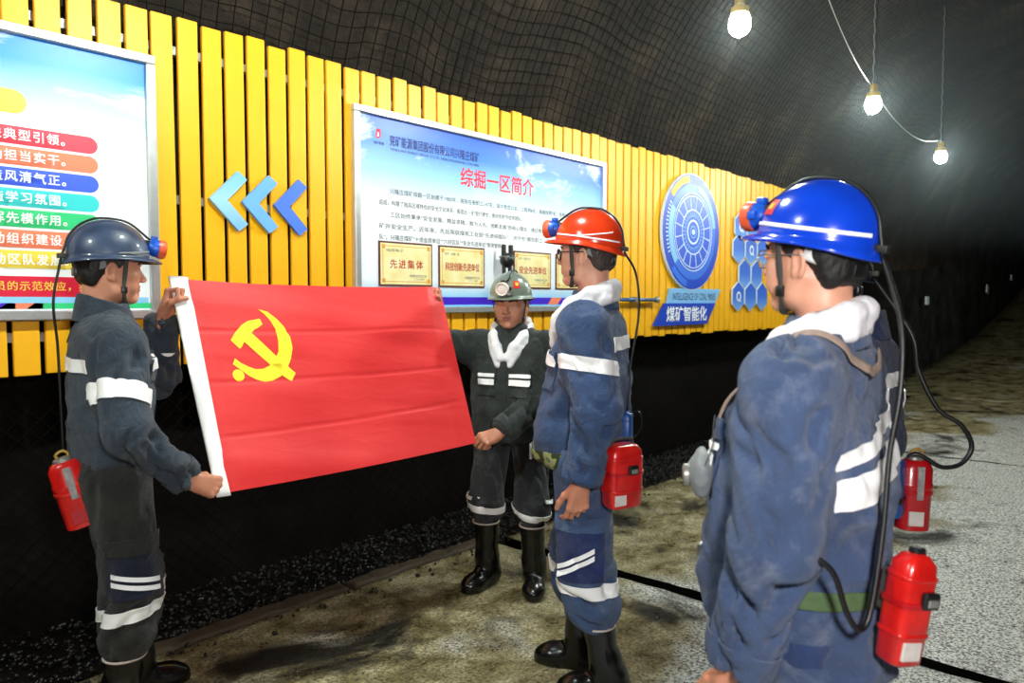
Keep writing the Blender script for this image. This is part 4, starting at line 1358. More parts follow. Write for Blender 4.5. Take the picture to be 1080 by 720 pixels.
PEOPLE = {}
def person(key, label, pos, yaw, St, spec):
    P = empty('person', (pos[0], pos[1], 0), yaw)
    tag(P, label, 'person')
    cy, sy = math.cos(yaw), math.sin(yaw)
    def loc(wv):                                          # world -> person frame
        x, y = wv[0] - pos[0], wv[1] - pos[1]
        return np.array([cy * x + sy * y, -sy * x + cy * y, wv[2]])
    lean = spec.get('lean', 0.0); hipy = spec.get('hip_y', 0.0)
    dr = spec.get('drop', 0.03)
    zsh = 0.815 * St - dr; zhip = 0.52 * St; zneck = 0.855 * St - dr * 0.6
    shx = spec.get('shx', 0.170)
    up_y = hipy + lean
    belly = spec.get('belly', 0.0); wd = spec.get('wide', 1.0)
    # joints
    J = {}
    for s, nm in ((-1, 'L'), (1, 'R')):
        sh = np.array([s * shx * wd, up_y - 0.005, zsh - 0.015]) + np.array(spec.get('sh' + nm, (0, 0, 0)))
        wr = loc(spec['wrist' + nm]) if spec.get('world', True) else np.array(spec['wrist' + nm])
        if nm + 'local' in spec: wr = np.array(spec[nm + 'local'])
        fit = spec.get('fit' + nm); q_ = np.linalg.norm(wr - sh) * fit / (0.344 * St) if fit else 1.0
        el = ik(sh, wr, 0.186 * St * q_, 0.158 * St * q_, spec['pole' + nm])
        J['sh' + nm], J['el' + nm], J['wr' + nm] = sh, el, wr
        ft = spec['foot' + nm]
        an = np.array([ft[0], ft[1], 0.10])
        hp = np.array([s * 0.092 * wd, hipy, zhip])
        kn = ik(hp, an, (zhip - 0.10) * 0.5, (zhip - 0.10) * 0.5, (s * 0.15, 1, 0))
        J['hp' + nm], J['an' + nm], J['kn' + nm] = hp, an, kn
    zt = zsh + 0.005
    # ------------------------------------------------ jacket
    hem = spec.get('hem', 0.525 * St)
    allp = np.array([J[k] for k in ('shL', 'elL', 'wrL', 'shR', 'elR', 'wrR')])
    lo = np.minimum(allp.min(0) - 0.11, (-0.26, up_y - 0.24, hem - 0.03)); hi = np.maximum(allp.max(0) + 0.11, (0.26, up_y + 0.26, zneck + 0.09))
    f = Field(lo, hi, 0.0085)
    zz = [hem - 0.01, hem + 0.05, hem + 0.16, zsh - 0.22, zsh - 0.10, zsh - 0.02, zsh + 0.035, zneck + 0.03]
    A = np.array([0.172, 0.180, 0.182, 0.188, 0.192, 0.182, 0.125, 0.074]) * wd
    B = np.array([0.122, 0.132 + belly, 0.134 + belly, 0.136 + belly * 0.4, 0.130, 0.112, 0.086, 0.072])
    ch = spec.get('chest', 0.0); B[2:5] += ch * np.array((0.6, 1.0, 0.8))
    A[0] += spec.get('hem_w', 0.0); B[0] += spec.get('hem_w', 0.0)
    CY = np.array([hipy, hipy + belly * 0.7, hipy + belly * 0.7 + lean * 0.3, hipy + lean * 0.7, up_y, up_y - 0.006, up_y - 0.016, up_y - 0.012])
    CY[2:5] += ch * np.array((0.6, 1.0, 0.8))
    tz = (zz, A, B, 0.0, CY)
    f.loft(*tz, k=0.02, ex=2.3)
    rs = spec.get('sleeve', 1.0)
    for nm in 'LR':
        f.cone(J['sh' + nm], J['el' + nm], 0.076 * min(rs, 1.06), 0.066 * rs, 0.085)
        f.cone(J['el' + nm], J['wr' + nm], 0.064 * rs, 0.046 * rs, 0.03)
    for nm in 'LR':
        d = unit(J['wr' + nm] - J['el' + nm])
        cutc = J['wr' + nm]
        X = f.ax[0][:, None, None]; Y = f.ax[1][None, :, None]; Z = f.ax[2][None, None, :]
        pl = ((X - cutc[0]) * d[0] + (Y - cutc[1]) * d[1] + (Z - cutc[2]) * d[2])
        near = np.sqrt((X - cutc[0]) ** 2 + (Y - cutc[1]) ** 2 + (Z - cutc[2]) ** 2) - 0.10
        f.D = np.maximum(f.D, np.where(near < 0, pl, -1.0).astype(np.float32))
    f.plane_cut((0, 0, zneck + 0.012), (0, -0.35, 1))
    V, Q = f.mesh()
    N = vnormals(V, Q)
    axes = [((0, hipy, hem), (0, up_y, zsh - 0.03), 0.8, 0.085)]
    for nm in 'LR':
        axes += [(J['sh' + nm], J['el' + nm], 1.0, 0.060), (J['el' + nm], J['wr' + nm], 1.25, 0.040)]
    # nearest-limb choice for the torso uses a wider radius
    axesT = [(np.array(a), np.array(b), s_, p_) for a, b, s_, p_ in axes]
    dT = f_loft(V[:, 0], V[:, 1], V[:, 2], np.array(zz), A, B, np.zeros(len(zz)), CY)
    dA = {nm: np.minimum(f_cone(V[:, 0], V[:, 1], V[:, 2], J['sh' + nm], J['el' + nm], 0.076 * min(rs, 1.06), 0.066 * rs), f_cone(V[:, 0], V[:, 1], V[:, 2], J['el' + nm], J['wr' + nm], 0.064 * rs, 0.046 * rs)) for nm in 'LR'}
    onT = (dT < dA['L']) & (dT < dA['R'])
    V1 = limb_fold(V, N, axes[1:], 0.044 * spec.get('fold', 1.0))
    V2 = V + N * (((fbm(V * np.array((9, 9, 5)) + 2, 3) - 0.44) * 0.040 + (fbm(np.stack([V[:, 0] * 15 + V[:, 2] * 13, V[:, 1] * 12, V[:, 2] * 8 - V[:, 0] * 6], 1), 2) - 0.37) * 0.034 + np.clip(1 - np.abs(fbm(np.stack([V[:, 0] * 7 - V[:, 2] * 9, V[:, 1] * 8, V[:, 2] * 7 + 4], 1), 2) - 0.37) * 14, 0, 1) * 0.005) * spec.get('fold', 1.0))[:, None]
    wt = np.clip(0.5 + (np.minimum(dA['L'], dA['R']) - dT) / 0.06, 0, 1)[:, None]
    V = V1 * (1 - wt) + V2 * wt
    N = vnormals(V, Q)
    jm = M[spec['jacket']]
    jk = obj('jacket', mesh_np('jacket', V, Q), jm, P)
    onArm = {}
    for nm in 'LR':
        o = 'R' if nm == 'L' else 'L'
        onArm[nm] = (dA[nm] < dT + 0.012) & (dA[nm] < dA[o])
    onTor = dT < np.minimum(dA['L'], dA['R']) + 0.004
    def keepmask(mask): return lambda VV: mask.copy()
    # collar
    fc = Field((-0.14, up_y - 0.16, zsh - 0.06), (0.14, up_y + 0.16, zneck + 0.09), 0.006)
    tilt = 0.35
    fc.op(lambda X, Y, Z: np.maximum(np.abs(np.sqrt((X / 0.088) ** 2 + ((Y - up_y + 0.012) / 0.086) ** 2) - 1 - (zneck - Z) * 2.4) * 0.08 - 0.007,
                                     np.maximum(Z - (zneck + spec.get('collar_h', 0.034) - (Y - up_y) * tilt), (zsh + 0.012 - (Y - up_y) * 0.35) - Z)),
          (-0.14, up_y - 0.16, zsh - 0.06), (0.14, up_y + 0.16, zneck + 0.09), 0.004)
    # open at the throat
    fc.op(lambda X, Y, Z: np.abs(X) - 0.012 - np.maximum(0, (Z - zsh - 0.01)) * 0.45 + np.where(Y < up_y, 1.0, 0), (-0.14, up_y, zsh - 0.06), (0.14, up_y + 0.16, zneck + 0.09), 0.004, 'cut')
    Vc, Qc = fc.mesh(); Vc = Vc + vnormals(Vc, Qc) * ((fbm(Vc * 22, 2) - 0.37) * 0.008)[:, None]
    obj('collar', mesh_np('collar', Vc, Qc), jm, jk)
    # cuffs
    for nm in 'LR':
        d = unit(J['wr' + nm] - J['el' + nm]); c = J['wr' + nm]
        patch('cuff', V, Q, N, keepmask(onArm[nm]), [(c - d * 0.004, d), (c - d * 0.060, -d)], 0.002, 0.004, jm, jk)
    # front placket, chest pockets
    fy = up_y + 0.0
    patch('placket', V, Q, N, keepmask(onTor & (V[:, 1] > fy)), [((0.020, 0, 0), (1, 0, 0)), ((-0.020, 0, 0), (-1, 0, 0)), ((0, 0, zsh - 0.03), (0, 0, 1))], 0.001, 0.004, jm, jk)
    for s in (-1, 1):
        zc = zsh - 0.12
        pk = patch('pocket', V, Q, N, keepmask((V[:, 1] > fy) & (np.minimum(dA['L'], dA['R']) > -0.01)), [((s * 0.04, 0, 0), (-s, 0, 0)), ((s * 0.145, 0, 0), (s, 0, 0)), ((0, 0, zc), (0, 0, 1)), ((0, 0, zc - 0.135), (0, 0, -1))], 0.001, 0.006, jm, jk)
        patch('pocket_flap', V, Q, N, keepmask((V[:, 1] > fy) & (np.minimum(dA['L'], dA['R']) > -0.01)), [((s * 0.037, 0, 0), (-s, 0, 0)), ((s * 0.148, 0, 0), (s, 0, 0)), ((0, 0, zc + 0.008), (0, 0, 1)), ((s * 0.09, 0, zc - 0.045), (s * 0.18, 0, -1))], 0.006, 0.006, jm, jk)
    # reflective tape on the jacket
    for b in spec.get('jbands', []):
        kind = b[0]
        if kind == 'arm':
            nm, t0, t1 = b[1:4]; a, e = J['sh' + nm], J['el' + nm]; d = unit(e - a); L = np.linalg.norm(e - a)
            if len(b) > 4: d = unit(d + np.array(b[4]))
            patch('reflective_stripe', V, Q, N, keepmask(onArm[nm]), [(a + (e - a) * t1, d), (a + (e - a) * t0, -d)], 0.003, 0.003, M['reflect'], jk)
        elif kind == 'tor':
            sgn, x0, x1, z0, z1 = b[1:6]; sl = b[6] if len(b) > 6 else 0.0
            mask = (np.minimum(dA['L'], dA['R']) > spec.get('seam', -0.012)) & ((V[:, 1] - up_y) * sgn > -0.02)
            patch('reflective_stripe', V, Q, N, keepmask(mask), [((x0, 0, 0), (-1, 0, 0)), ((x1, 0, 0), (1, 0, 0)), ((0, 0, zsh + z1), (-sl, 0, 1)), ((0, 0, zsh + z0), (sl, 0, -1))], b[7] if len(b) > 7 else 0.003, 0.003, M['reflect'], jk)
    # ------------------------------------------------ trousers
    zb = spec.get('boot_top', 0.30)
    tr = spec.get('leg', 1.0)
    f = Field((min(J['anL'][0], J['anR'][0], -0.2) - 0.12, min(J['anL'][1], J['anR'][1], hipy - 0.1) - 0.16, zb - 0.05), (max(J['anL'][0], J['anR'][0], 0.2) + 0.12, max(J['anL'][1], J['anR'][1], hipy + 0.1) + 0.16, hem + 0.09), 0.0085)
    f.loft([zhip - 0.06, zhip, hem + 0.05], np.array([0.150, 0.174, 0.165]) * wd, [0.110, 0.125 + belly * 0.3, 0.118 + belly * 0.6], 0.0, [hipy - 0.01, hipy - 0.01 + belly * 0.2, hipy + belly * 0.5], k=0.03, ex=2.2)
    for nm in 'LR':
        f.cone(J['hp' + nm] - np.array((0, 0, 0.03)), J['kn' + nm], 0.098 * tr, 0.082 * tr, 0.035)
        bt = J['kn' + nm] + (J['an' + nm] - J['kn' + nm]) * ((J['kn' + nm][2] - zb - 0.085) / (J['kn' + nm][2] - J['an' + nm][2]))
        f.cone(J['kn' + nm], bt, 0.082 * tr, 0.080 * tr, 0.03)
        b2 = J['kn' + nm] + (J['an' + nm] - J['kn' + nm]) * ((J['kn' + nm][2] - zb + 0.02) / (J['kn' + nm][2] - J['an' + nm][2]))
        f.cone(bt, b2, 0.070 * tr, 0.050, 0.03)
    f.plane_cut((0, 0, zb - 0.012), (0, 0, -1))
    Vt, Qt = f.mesh(); Nt = vnormals(Vt, Qt)
    ax = []
    for nm in 'LR':
        ax += [(J['hp' + nm], J['kn' + nm], 0.75, 0.085), (J['kn' + nm], J['an' + nm], 1.6, 0.045)]
    Vt = limb_fold(Vt, Nt, ax, 0.034 * spec.get('fold', 1.0)); Nt = vnormals(Vt, Qt)
    tm = M[spec['trousers']]
    tro = obj('trousers', mesh_np('trousers', Vt, Qt), tm, P)
    legm = {'L': (Vt[:, 0] < 0.0), 'R': (Vt[:, 0] > 0.0)}
    if spec.get('legsplit') is not None:
        legm = {'L': Vt[:, 0] < spec['legsplit'], 'R': Vt[:, 0] > spec['legsplit']}
    for b in spec.get('tbands', []):
        kind = b[0]
        if kind == 'ring':
            nm, z0, z1 = b[1:4]; tl = b[4] if len(b) > 4 else (0, 0)
            c = J['kn' + nm]
            patch('reflective_stripe', Vt, Qt, Nt, keepmask(legm[nm]), [((c[0], c[1], z1), (tl[0], tl[1], 1)), ((c[0], c[1], z0), (-tl[0], -tl[1], -1))], 0.003, 0.003, M['reflect'], tro)
        elif kind == 'side':                       # patch on the outer side of a leg: y range, z at rear/front, height
            nm, y0, y1, z0, z1, h = b[1:7]; s = -1 if nm == 'L' else 1
            c = J['kn' + nm]; sl = (z1 - z0) / (y1 - y0)
            mask = legm[nm] & ((Vt[:, 0] - c[0]) * s > -0.01)
            patch(b[7] if len(b) > 7 else 'reflective_stripe', Vt, Qt, Nt, keepmask(mask), [((0, c[1] + y0, 0), (0, -1, 0)), ((0, c[1] + y1, 0), (0, 1, 0)), ((0, c[1] + y0, z0 + h), (0, -sl, 1)), ((0, c[1] + y0, z0), (0, sl, -1))], b[9] if len(b) > 9 else 0.008, 0.003, M[b[8]] if len(b) > 8 else M['reflect'], tro)
    # ------------------------------------------------ boots
    for nm in 'LR':
        ft = spec['foot' + nm]; fa = ft[2] if len(ft) > 2 else 0.0
        f = Field((-0.085, -0.15, -0.01), (0.085, 0.215, zb + 0.02), 0.0065)
        f.cone((0, -0.018, 0.13), (0, -0.012, zb + 0.1), 0.056, 0.070, 0.02)
        f.cone((0, -0.040, 0.055), (0, -0.020, 0.14), 0.050, 0.056, 0.04)
        f.cone((0, -0.040, 0.050), (0, 0.090, 0.040), 0.048, 0.044, 0.06, flat=((0, 0, 1), 1.05))
        f.ell((0, 0.104, 0.034), (0.054, 0.074, 0.038), 0.05)
        f.loft([0.0, 0.012, 0.028], [0.050, 0.054, 0.052], [0.138, 0.144, 0.142], 0.0, 0.036, k=0.006, ex=2.6)
        f.plane_cut((0, 0, 0.0), (0, 0, -1)); f.plane_cut((0, 0, zb), (0, 0, 1))
        Vb, Qb = f.mesh()
        Vb = Vb + vnormals(Vb, Qb) * (((fbm(Vb * 14 + 5, 2) - 0.37) * 0.010) * np.clip((Vb[:, 2] - 0.05) / 0.06, 0, 1))[:, None]
        # shaft follows the shin
        lean_v = (J['kn' + nm] - J['an' + nm]); lean_v = lean_v / lean_v[2]
        cf, sf = math.cos(fa), math.sin(fa)
        Vw = np.stack([cf * Vb[:, 0] - sf * Vb[:, 1], sf * Vb[:, 0] + cf * Vb[:, 1], Vb[:, 2]], 1)
        hgt = np.clip(Vw[:, 2] - 0.10, 0, None)
        Vw[:, 0] += lean_v[0] * hgt + ft[0]; Vw[:, 1] += lean_v[1] * hgt + ft[1] + 0.012
        b = obj('boot', mesh_np('boot', Vw, Qb), M['boot'], P)
        top = [(ft[0] + lean_v[0] * (zb - 0.1) + 0.069 * math.cos(a), ft[1] + lean_v[1] * (zb - 0.1) + 0.0 + 0.069 * math.sin(a), zb - 0.002) for a in np.linspace(0, 2 * math.pi, 29)[:-1]]
        obj('boot_rim', tube_mesh('boot_rim', top, 0.0045, 6, closed=True), M['boot_rim'], b)
    # ------------------------------------------------ body: head, neck, hands and what the clothes cover, one mesh
    hp = spec.get('head', {})
    HR = rotz(hp.get('yaw', 0)) @ rotx(hp.get('pitch', 0)) @ roty(hp.get('roll', 0))
    hsc = hp.get('scale', 1.03)
    hz = St - 0.114 * hsc
    HC = np.array([hp.get('dx', 0), up_y + 0.012 + hp.get('dy', 0.0), hz])
    Vh, Qh = head_mesh(1.0, spec.get('face', 1.0))
    # neck bottom stays on the shoulders: rotate only the head part
    wn = np.clip((Vh[:, 2] + 0.20) / 0.10, 0, 1)[:, None]
    Vh2 = ((Vh @ HR.T) * wn + Vh * (1 - wn)) * hsc + HC
    VS, QS, MI = [Vh2], [Qh], [np.where((np.abs(Vh[Qh].mean(1)[:, 0]) < 0.019) & (np.abs(Vh[Qh].mean(1)[:, 2] + 0.064) < 0.0105) & (Vh[Qh].mean(1)[:, 1] > 0.086), 1, 0)]
    off = len(Vh2)
    for nm in 'LR':
        sd = 1 if nm == 'L' else -1
        Vn, Qn = hand_mesh(sd, spec['hand' + nm][0], 1.02)
        fd, bd = spec['hand' + nm][1], spec['hand' + nm][2]
        if spec['hand' + nm][3:] == ('world',):
            fd = loc(np.array(fd) + np.array((pos[0], pos[1], 0))); bd = loc(np.array(bd) + np.array((pos[0], pos[1], 0)))
        Fm = frame(fd, bd)
        Vn = Vn @ Fm.T + J['wr' + nm] + unit(fd) * 0.012
        VS.append(Vn); QS.append(Qn + off); MI.append(np.full(len(Qn), 2)); off += len(Vn)
    f = Field(lo - 0.02, np.array((hi[0], hi[1], zneck + 0.02)), 0.016)
    f.loft(zz, A * 0.85, B * 0.82, 0.0, CY, k=0.02)
    for nm in 'LR':
        f.cone(J['sh' + nm], J['el' + nm], 0.042, 0.032, 0.03); f.cone(J['el' + nm], J['wr' + nm], 0.030, 0.020, 0.02)
    Vi, Qi = f.mesh(); VS.append(Vi); QS.append(Qi + off); MI.append(np.zeros(len(Qi), int)); off += len(Vi)
    me = mesh_np('body', np.concatenate(VS), np.concatenate(QS))
    me.materials.append(M['skin_' + spec.get('skin', 'tan')]); me.materials.append(M['lips']); me.materials.append(M['skin_' + spec.get('handskin', 'hand')])
    me.polygons.foreach_set('material_index', np.concatenate(MI).astype(np.int32))
    body = obj('body', me, None, P)
    HM = Matrix.Translation(HC) @ Matrix([list(r) for r in HR]).to_4x4() @ Matrix.Scale(hsc, 4)
    def hpart(name, me_, mat, par=body):
        o = obj(name, me_, mat, par); o.matrix_local = HM; return o
    Vr, Qr = hair_mesh(spec.get('hair_low', -0.075)); hpart('hair', mesh_np('hair', Vr, Qr), M[spec.get('hair', 'hair')], P)
    for s in (-1, 1):
        bm = bmesh.new(); bmesh.ops.create_uvsphere(bm, u_segments=16, v_segments=10, radius=0.0122)
        bmesh.ops.translate(bm, verts=bm.verts, vec=(s * 0.0315, 0.0705, -0.0025)); e = bpy.data.meshes.new('eye'); bm.to_mesh(e); bm.free()
        e.polygons.foreach_set('use_smooth', np.ones(len(e.polygons), bool)); hpart('eye', e, M['eye'])
        bm = bmesh.new(); bmesh.ops.create_uvsphere(bm, u_segments=12, v_segments=8, radius=0.0064)
        bmesh.ops.translate(bm, verts=bm.verts, vec=(s * 0.0315, 0.0768, -0.0025)); e = bpy.data.meshes.new('iris'); bm.to_mesh(e); bm.free()
        e.polygons.foreach_set('use_smooth', np.ones(len(e.polygons), bool)); hpart('iris', e, M['iris'])
        pts = [(s * 0.014, 0.0905, 0.0185), (s * 0.026, 0.0910, 0.0225), (s * 0.040, 0.0835, 0.0225), (s * 0.050, 0.0745, 0.0170)]
        Nh_ = vnormals(Vh, Qh); bp_ = []
        for p in spline(pts, 12):
            i = np.argmin(((Vh - p) ** 2).sum(1)); bp_.append(p - Nh_[i] * ((p - Vh[i]) @ Nh_[i]) + Nh_[i] * 0.0008)
        hpart('eyebrow', tube_mesh('eyebrow', bp_, 0.004, 6, flat=(0.0085, 0.004), flatdir=lambda p: (p[0] * 0.6, 1, 0.0)), M['brow'])
    # ------------------------------------------------ helmet, strap, glasses, towel
    ht = spec.get('helmet_tilt', 0.12)
    HelM = HM @ Matrix.Translation((0, 0.0, 0.036)) @ Matrix.Rotation(ht, 4, 'X') @ Matrix.Scale(0.905, 4)
    H = build_helmet(P, HelM, spec)
    sp = [(0.096, 0.030, 0.040), (0.088, 0.030, 0.015), (0.0790, 0.030, -0.030), (0.0700, 0.030, -0.066), (0.0560, 0.034, -0.098), (0.030, 0.048, -0.1195), (0.0, 0.056, -0.1215)]
    full = sp + [(-x, y, z) for x, y, z in sp[-2::-1]]
    Nh = vnormals(Vh, Qh); fs_ = []; fn_ = []
    for p in spline(full, 60):
        i = np.argmin(((Vh - p) ** 2).sum(1)); dd = (p - Vh[i]) @ Nh[i]
        fs_.append(p + Nh[i] * max(0.0, 0.0045 - dd)); fn_.append(Nh[i])
    fs_ = np.array(fs_); fn_ = np.array(fn_)
    for _ in range(3): fs_[1:-1] = (fs_[:-2] + 2 * fs_[1:-1] + fs_[2:]) / 4; fn_[1:-1] = (fn_[:-2] + fn_[1:-1] + fn_[2:]) / 3
    so = hpart('chin_strap', tube_mesh('chin_strap', fs_, 0.006, 8, flat=(0.016, 0.0045), flatdir=lambda p: fn_[np.argmin(((fs_ - p) ** 2).sum(1))]), M['strap'], H)
    so.matrix_local = HelM.inverted() @ HM
    for s in (-1, 1):
        o = hpart('strap_buckle', obj_box_mesh(tuple(fs_[np.argmin(np.abs(fs_[:, 2] + 0.075) + (fs_[:, 0] * s < 0) * 9)] - np.array((0.006, 0.010, 0.012))), tuple(fs_[np.argmin(np.abs(fs_[:, 2] + 0.075) + (fs_[:, 0] * s < 0) * 9)] + np.array((0.006, 0.010, 0.012))), 0.004), M['blackplastic'], H)
        o.matrix_local = HelM.inverted() @ HM
    if spec.get('glasses'):
        G = empty('glasses', parent=P); G.matrix_local = HM
        gm = M[spec['glasses']]; r = 0.0014 if spec['glasses'] == 'silverframe' else 0.0022
        for s in (-1, 1):
            pts = [(s * 0.033 + 0.026 * math.copysign(abs(math.cos(a)) ** 0.7, math.cos(a)), 0.103 - 0.008 * ((s * 0.033 + 0.026 * math.cos(a)) * s - 0.01) / 0.05, -0.004 + 0.0195 * math.copysign(abs(math.sin(a)) ** 0.7, math.sin(a))) for a in np.linspace(0, 2 * math.pi, 25)[:-1]]
            obj('rim', tube_mesh('rim', pts, r, 6, closed=True), gm, G)
            bm = bmesh.new(); bm.faces.new([bm.verts.new(p) for p in pts]); bmesh.ops.solidify(bm, geom=list(bm.faces), thickness=0.0012); obj('lens', bm, M['specglass'], G)
            obj('temple', tube_mesh('temple', spline([(s * 0.060, 0.096, 0.004), (s * 0.076, 0.070, 0.004), (s * 0.082, 0.02, 0.003), (s * 0.083, -0.012, 0.003), (s * 0.082, -0.03, -0.008)], 16), r, 6), gm, G)
        obj('bridge', tube_mesh('bridge', spline([(-0.008, 0.1035, 0.003), (0, 0.107, 0.006), (0.008, 0.1035, 0.003)], 8), r, 6), gm, G)
    if spec.get('towel'):
        tp = spec['towel'] if isinstance(spec['towel'], dict) else {}
        th = tp.get('t', 0.030); hb = tp.get('h', 0.0)
        f = Field((-0.17, up_y - 0.20, zsh - 0.20), (0.17, up_y + 0.22, zneck + 0.13), 0.0062)
        tw = tp.get('r', 1.0)
        ring_ = [(0, -0.088, zneck + 0.040 + hb), (0.060, -0.074, zneck + 0.032 + hb), (0.090, -0.015, zneck + 0.008 + hb), (0.080, 0.055, zneck - 0.030), (0.046, 0.108, zneck - 0.085), (0.020, 0.128, zneck - 0.14)]
        ring_ = [(x_ * tw, y_ * tw, z_) for x_, y_, z_ in ring_]
        for s in (-1, 1):
            for (a, b_) in zip(ring_[:-1], ring_[1:]):
                a = np.array((a[0] * s, a[1] + up_y, a[2])); b_ = np.array((b_[0] * s, b_[1] + up_y, b_[2]))
                f.cone(a, b_, th, th * 0.92, 0.02)
                f.cone(a - np.array((-s * 0.012, 0, 0.034)), b_ - np.array((-s * 0.012, 0, 0.034)), th * 0.85, th * 0.8, 0.008)
        Vw, Qw = f.mesh(); Nw = vnormals(Vw, Qw)
        Vw = Vw + Nw * ((fbm(Vw * 16, 3) - 0.44) * tp.get('n', 0.018) + (fbm(Vw * 60, 2) - 0.37) * 0.006)[:, None]
        obj('towel', mesh_np('towel', Vw, Qw), M['towel'], P)
    if spec.get('belt'):
        zb_ = spec.get('belt_z', hem + 0.02); bmname, bh, mat = spec['belt']
        onT2 = (V[:, 1] < spec.get('belt_front', 9.0)) & (dT < np.minimum(dA['L'], dA['R']) + 0.03)
        patch('belt', V, Q, N, keepmask(onT2), [((0, 0, zb_ + bh), (0, 0, 1)), ((0, 0, zb_), (0, 0, -1))], 0.003, 0.005, M[mat], P)
        o = obj('belt_buckle', obj_box_mesh((-0.03, 0, 0), (0.03, 0.012, bh), 0.003), M['steel'], P)
        yb = V[(np.abs(V[:, 0]) < 0.02) & (np.abs(V[:, 2] - zb_ - bh / 2) < 0.02)][:, 1].max() if ((np.abs(V[:, 0]) < 0.02) & (np.abs(V[:, 2] - zb_ - bh / 2) < 0.02)).any() else hipy + 0.13
        o.location = (0, yb + 0.004, zb_)
    PEOPLE[key] = dict(P=P, J=J, HM=HM, HelM=HelM, V=V, Q=Q, N=N, zsh=zsh, zneck=zneck, up_y=up_y, loc=loc, jk=jk, tro=tro, H=H)
    bpy.context.view_layer.update()
    return P
# ------------------------------------------------------------------ the five miners
R_ = math.radians
person('bearer', 'man in dark slate workwear and scuffed navy helmet holding the white sleeve of the flag', (1.02, 2.84), R_(-100), 1.735, dict(
    wristR=(1.165, 2.575, 0.880), wristL=(1.262, 2.985, 1.440), poleR=(0.5, -0.6, -0.3), poleL=(-0.4, 0.1, -1),
    footL=(-0.11, 0.08, 0.1), footR=(0.10, -0.02, -0.15), hip_y=-0.01, lean=0.0, boot_top=0.26, leg=1.08, fold=1.0,
    jacket='jacket_slate', trousers='trousers_black', skin='brown', handskin='hand', hem=0.90, wide=0.96,
    handR=('fist', (0.85, -0.12, -0.40), (-0.15, -0.9, 0.30), 'world'), handL=('fist', (0.35, -0.2, 0.9), (-0.35, 0.8, 0.3), 'world'),
    head=dict(yaw=0.04, pitch=-0.06), helmet='navy', strips=[(0.35, 1.5, 0.022, 0.008, 0.007), (0.3, 1.2, 0.010, 0.010, 0.004)], strip_mat='harness', helmet_tilt=0.06, cable_side=0.012,
    jbands=[('arm', 'R', 0.50, 0.70, (0, -0.25, 0.1)), ('tor', 1, -0.16, 0.17, -0.125, -0.085, 0.0, 0.013), ('tor', -1, -0.2, 0.2, -0.12, -0.075, 0.0)],
    tbands=[('ring', 'R', 0.400, 0.448, (0, -0.10)), ('ring', 'L', 0.400, 0.448), ('side', 'R', -0.075, 0.075, 0.56, 0.525, 0.016), ('side', 'R', -0.075, 0.075, 0.532, 0.497, 0.016),
            ('side', 'R', -0.085, 0.085, 0.485, 0.485, 0.17, 'pocket', 'panel_dark', 0.002), ('side', 'R', -0.09, 0.09, 0.635, 0.635, 0.055, 'pocket_flap', 'trousers_black', 0.006)]))
person('corner', 'man in black workwear and grey helmet holding the far corner of the flag', (2.90, 2.62), R_(114), 1.605, dict(
    wristR=(2.478, 2.835, 1.455), wristL=(2.640, 2.455, 0.868), poleR=(0.6, -0.5, -0.8), poleL=(-0.7, -0.7, -0.2),
    footL=(-0.135, 0.02, 0.25), footR=(0.135, 0.03, -0.3), boot_top=0.345, leg=1.0, hem=0.80, hem_w=0.015, wide=1.12, belly=0.02, sleeve=1.12, legsplit=0.0,
    jacket='jacket_black', trousers='trousers_soot', skin='brown', handskin='hand', towel=dict(t=0.024, h=0.008, r=1.0, n=0.008), collar_h=0.004, face=1.12,
    handR=('fist', (0.15, -0.35, 0.9), (0.3, 0.85, 0.35), 'world'), handL=('pinch', (-0.92, 0.25, -0.25), (0.1, -0.65, 0.75), 'world'),
    head=dict(yaw=0.06, pitch=-0.10, scale=1.02), helmet='grey', sticker=(-0.75, -0.42, 0.045, 0.085), lamp='blackplastic', bezel='lens', helmet_tilt=0.10, cable_side=-0.02,
    jbands=[('tor', 1, -0.150, -0.035, -0.200, -0.170, 0, 0.014), ('tor', 1, -0.150, -0.035, -0.160, -0.142, 0, 0.014), ('tor', 1, 0.045, 0.140, -0.200, -0.170, 0, 0.014), ('tor', 1, 0.045, 0.140, -0.160, -0.142, 0, 0.014)],
    tbands=[('ring', 'L', 0.395, 0.432, (-0.25, 0.1)), ('ring', 'R', 0.410, 0.445, (-0.12, 0)), ('side', 'L', -0.05, 0.05, 0.455, 0.475, 0.02), ('side', 'R', -0.02, 0.09, 0.475, 0.475, 0.018)]))
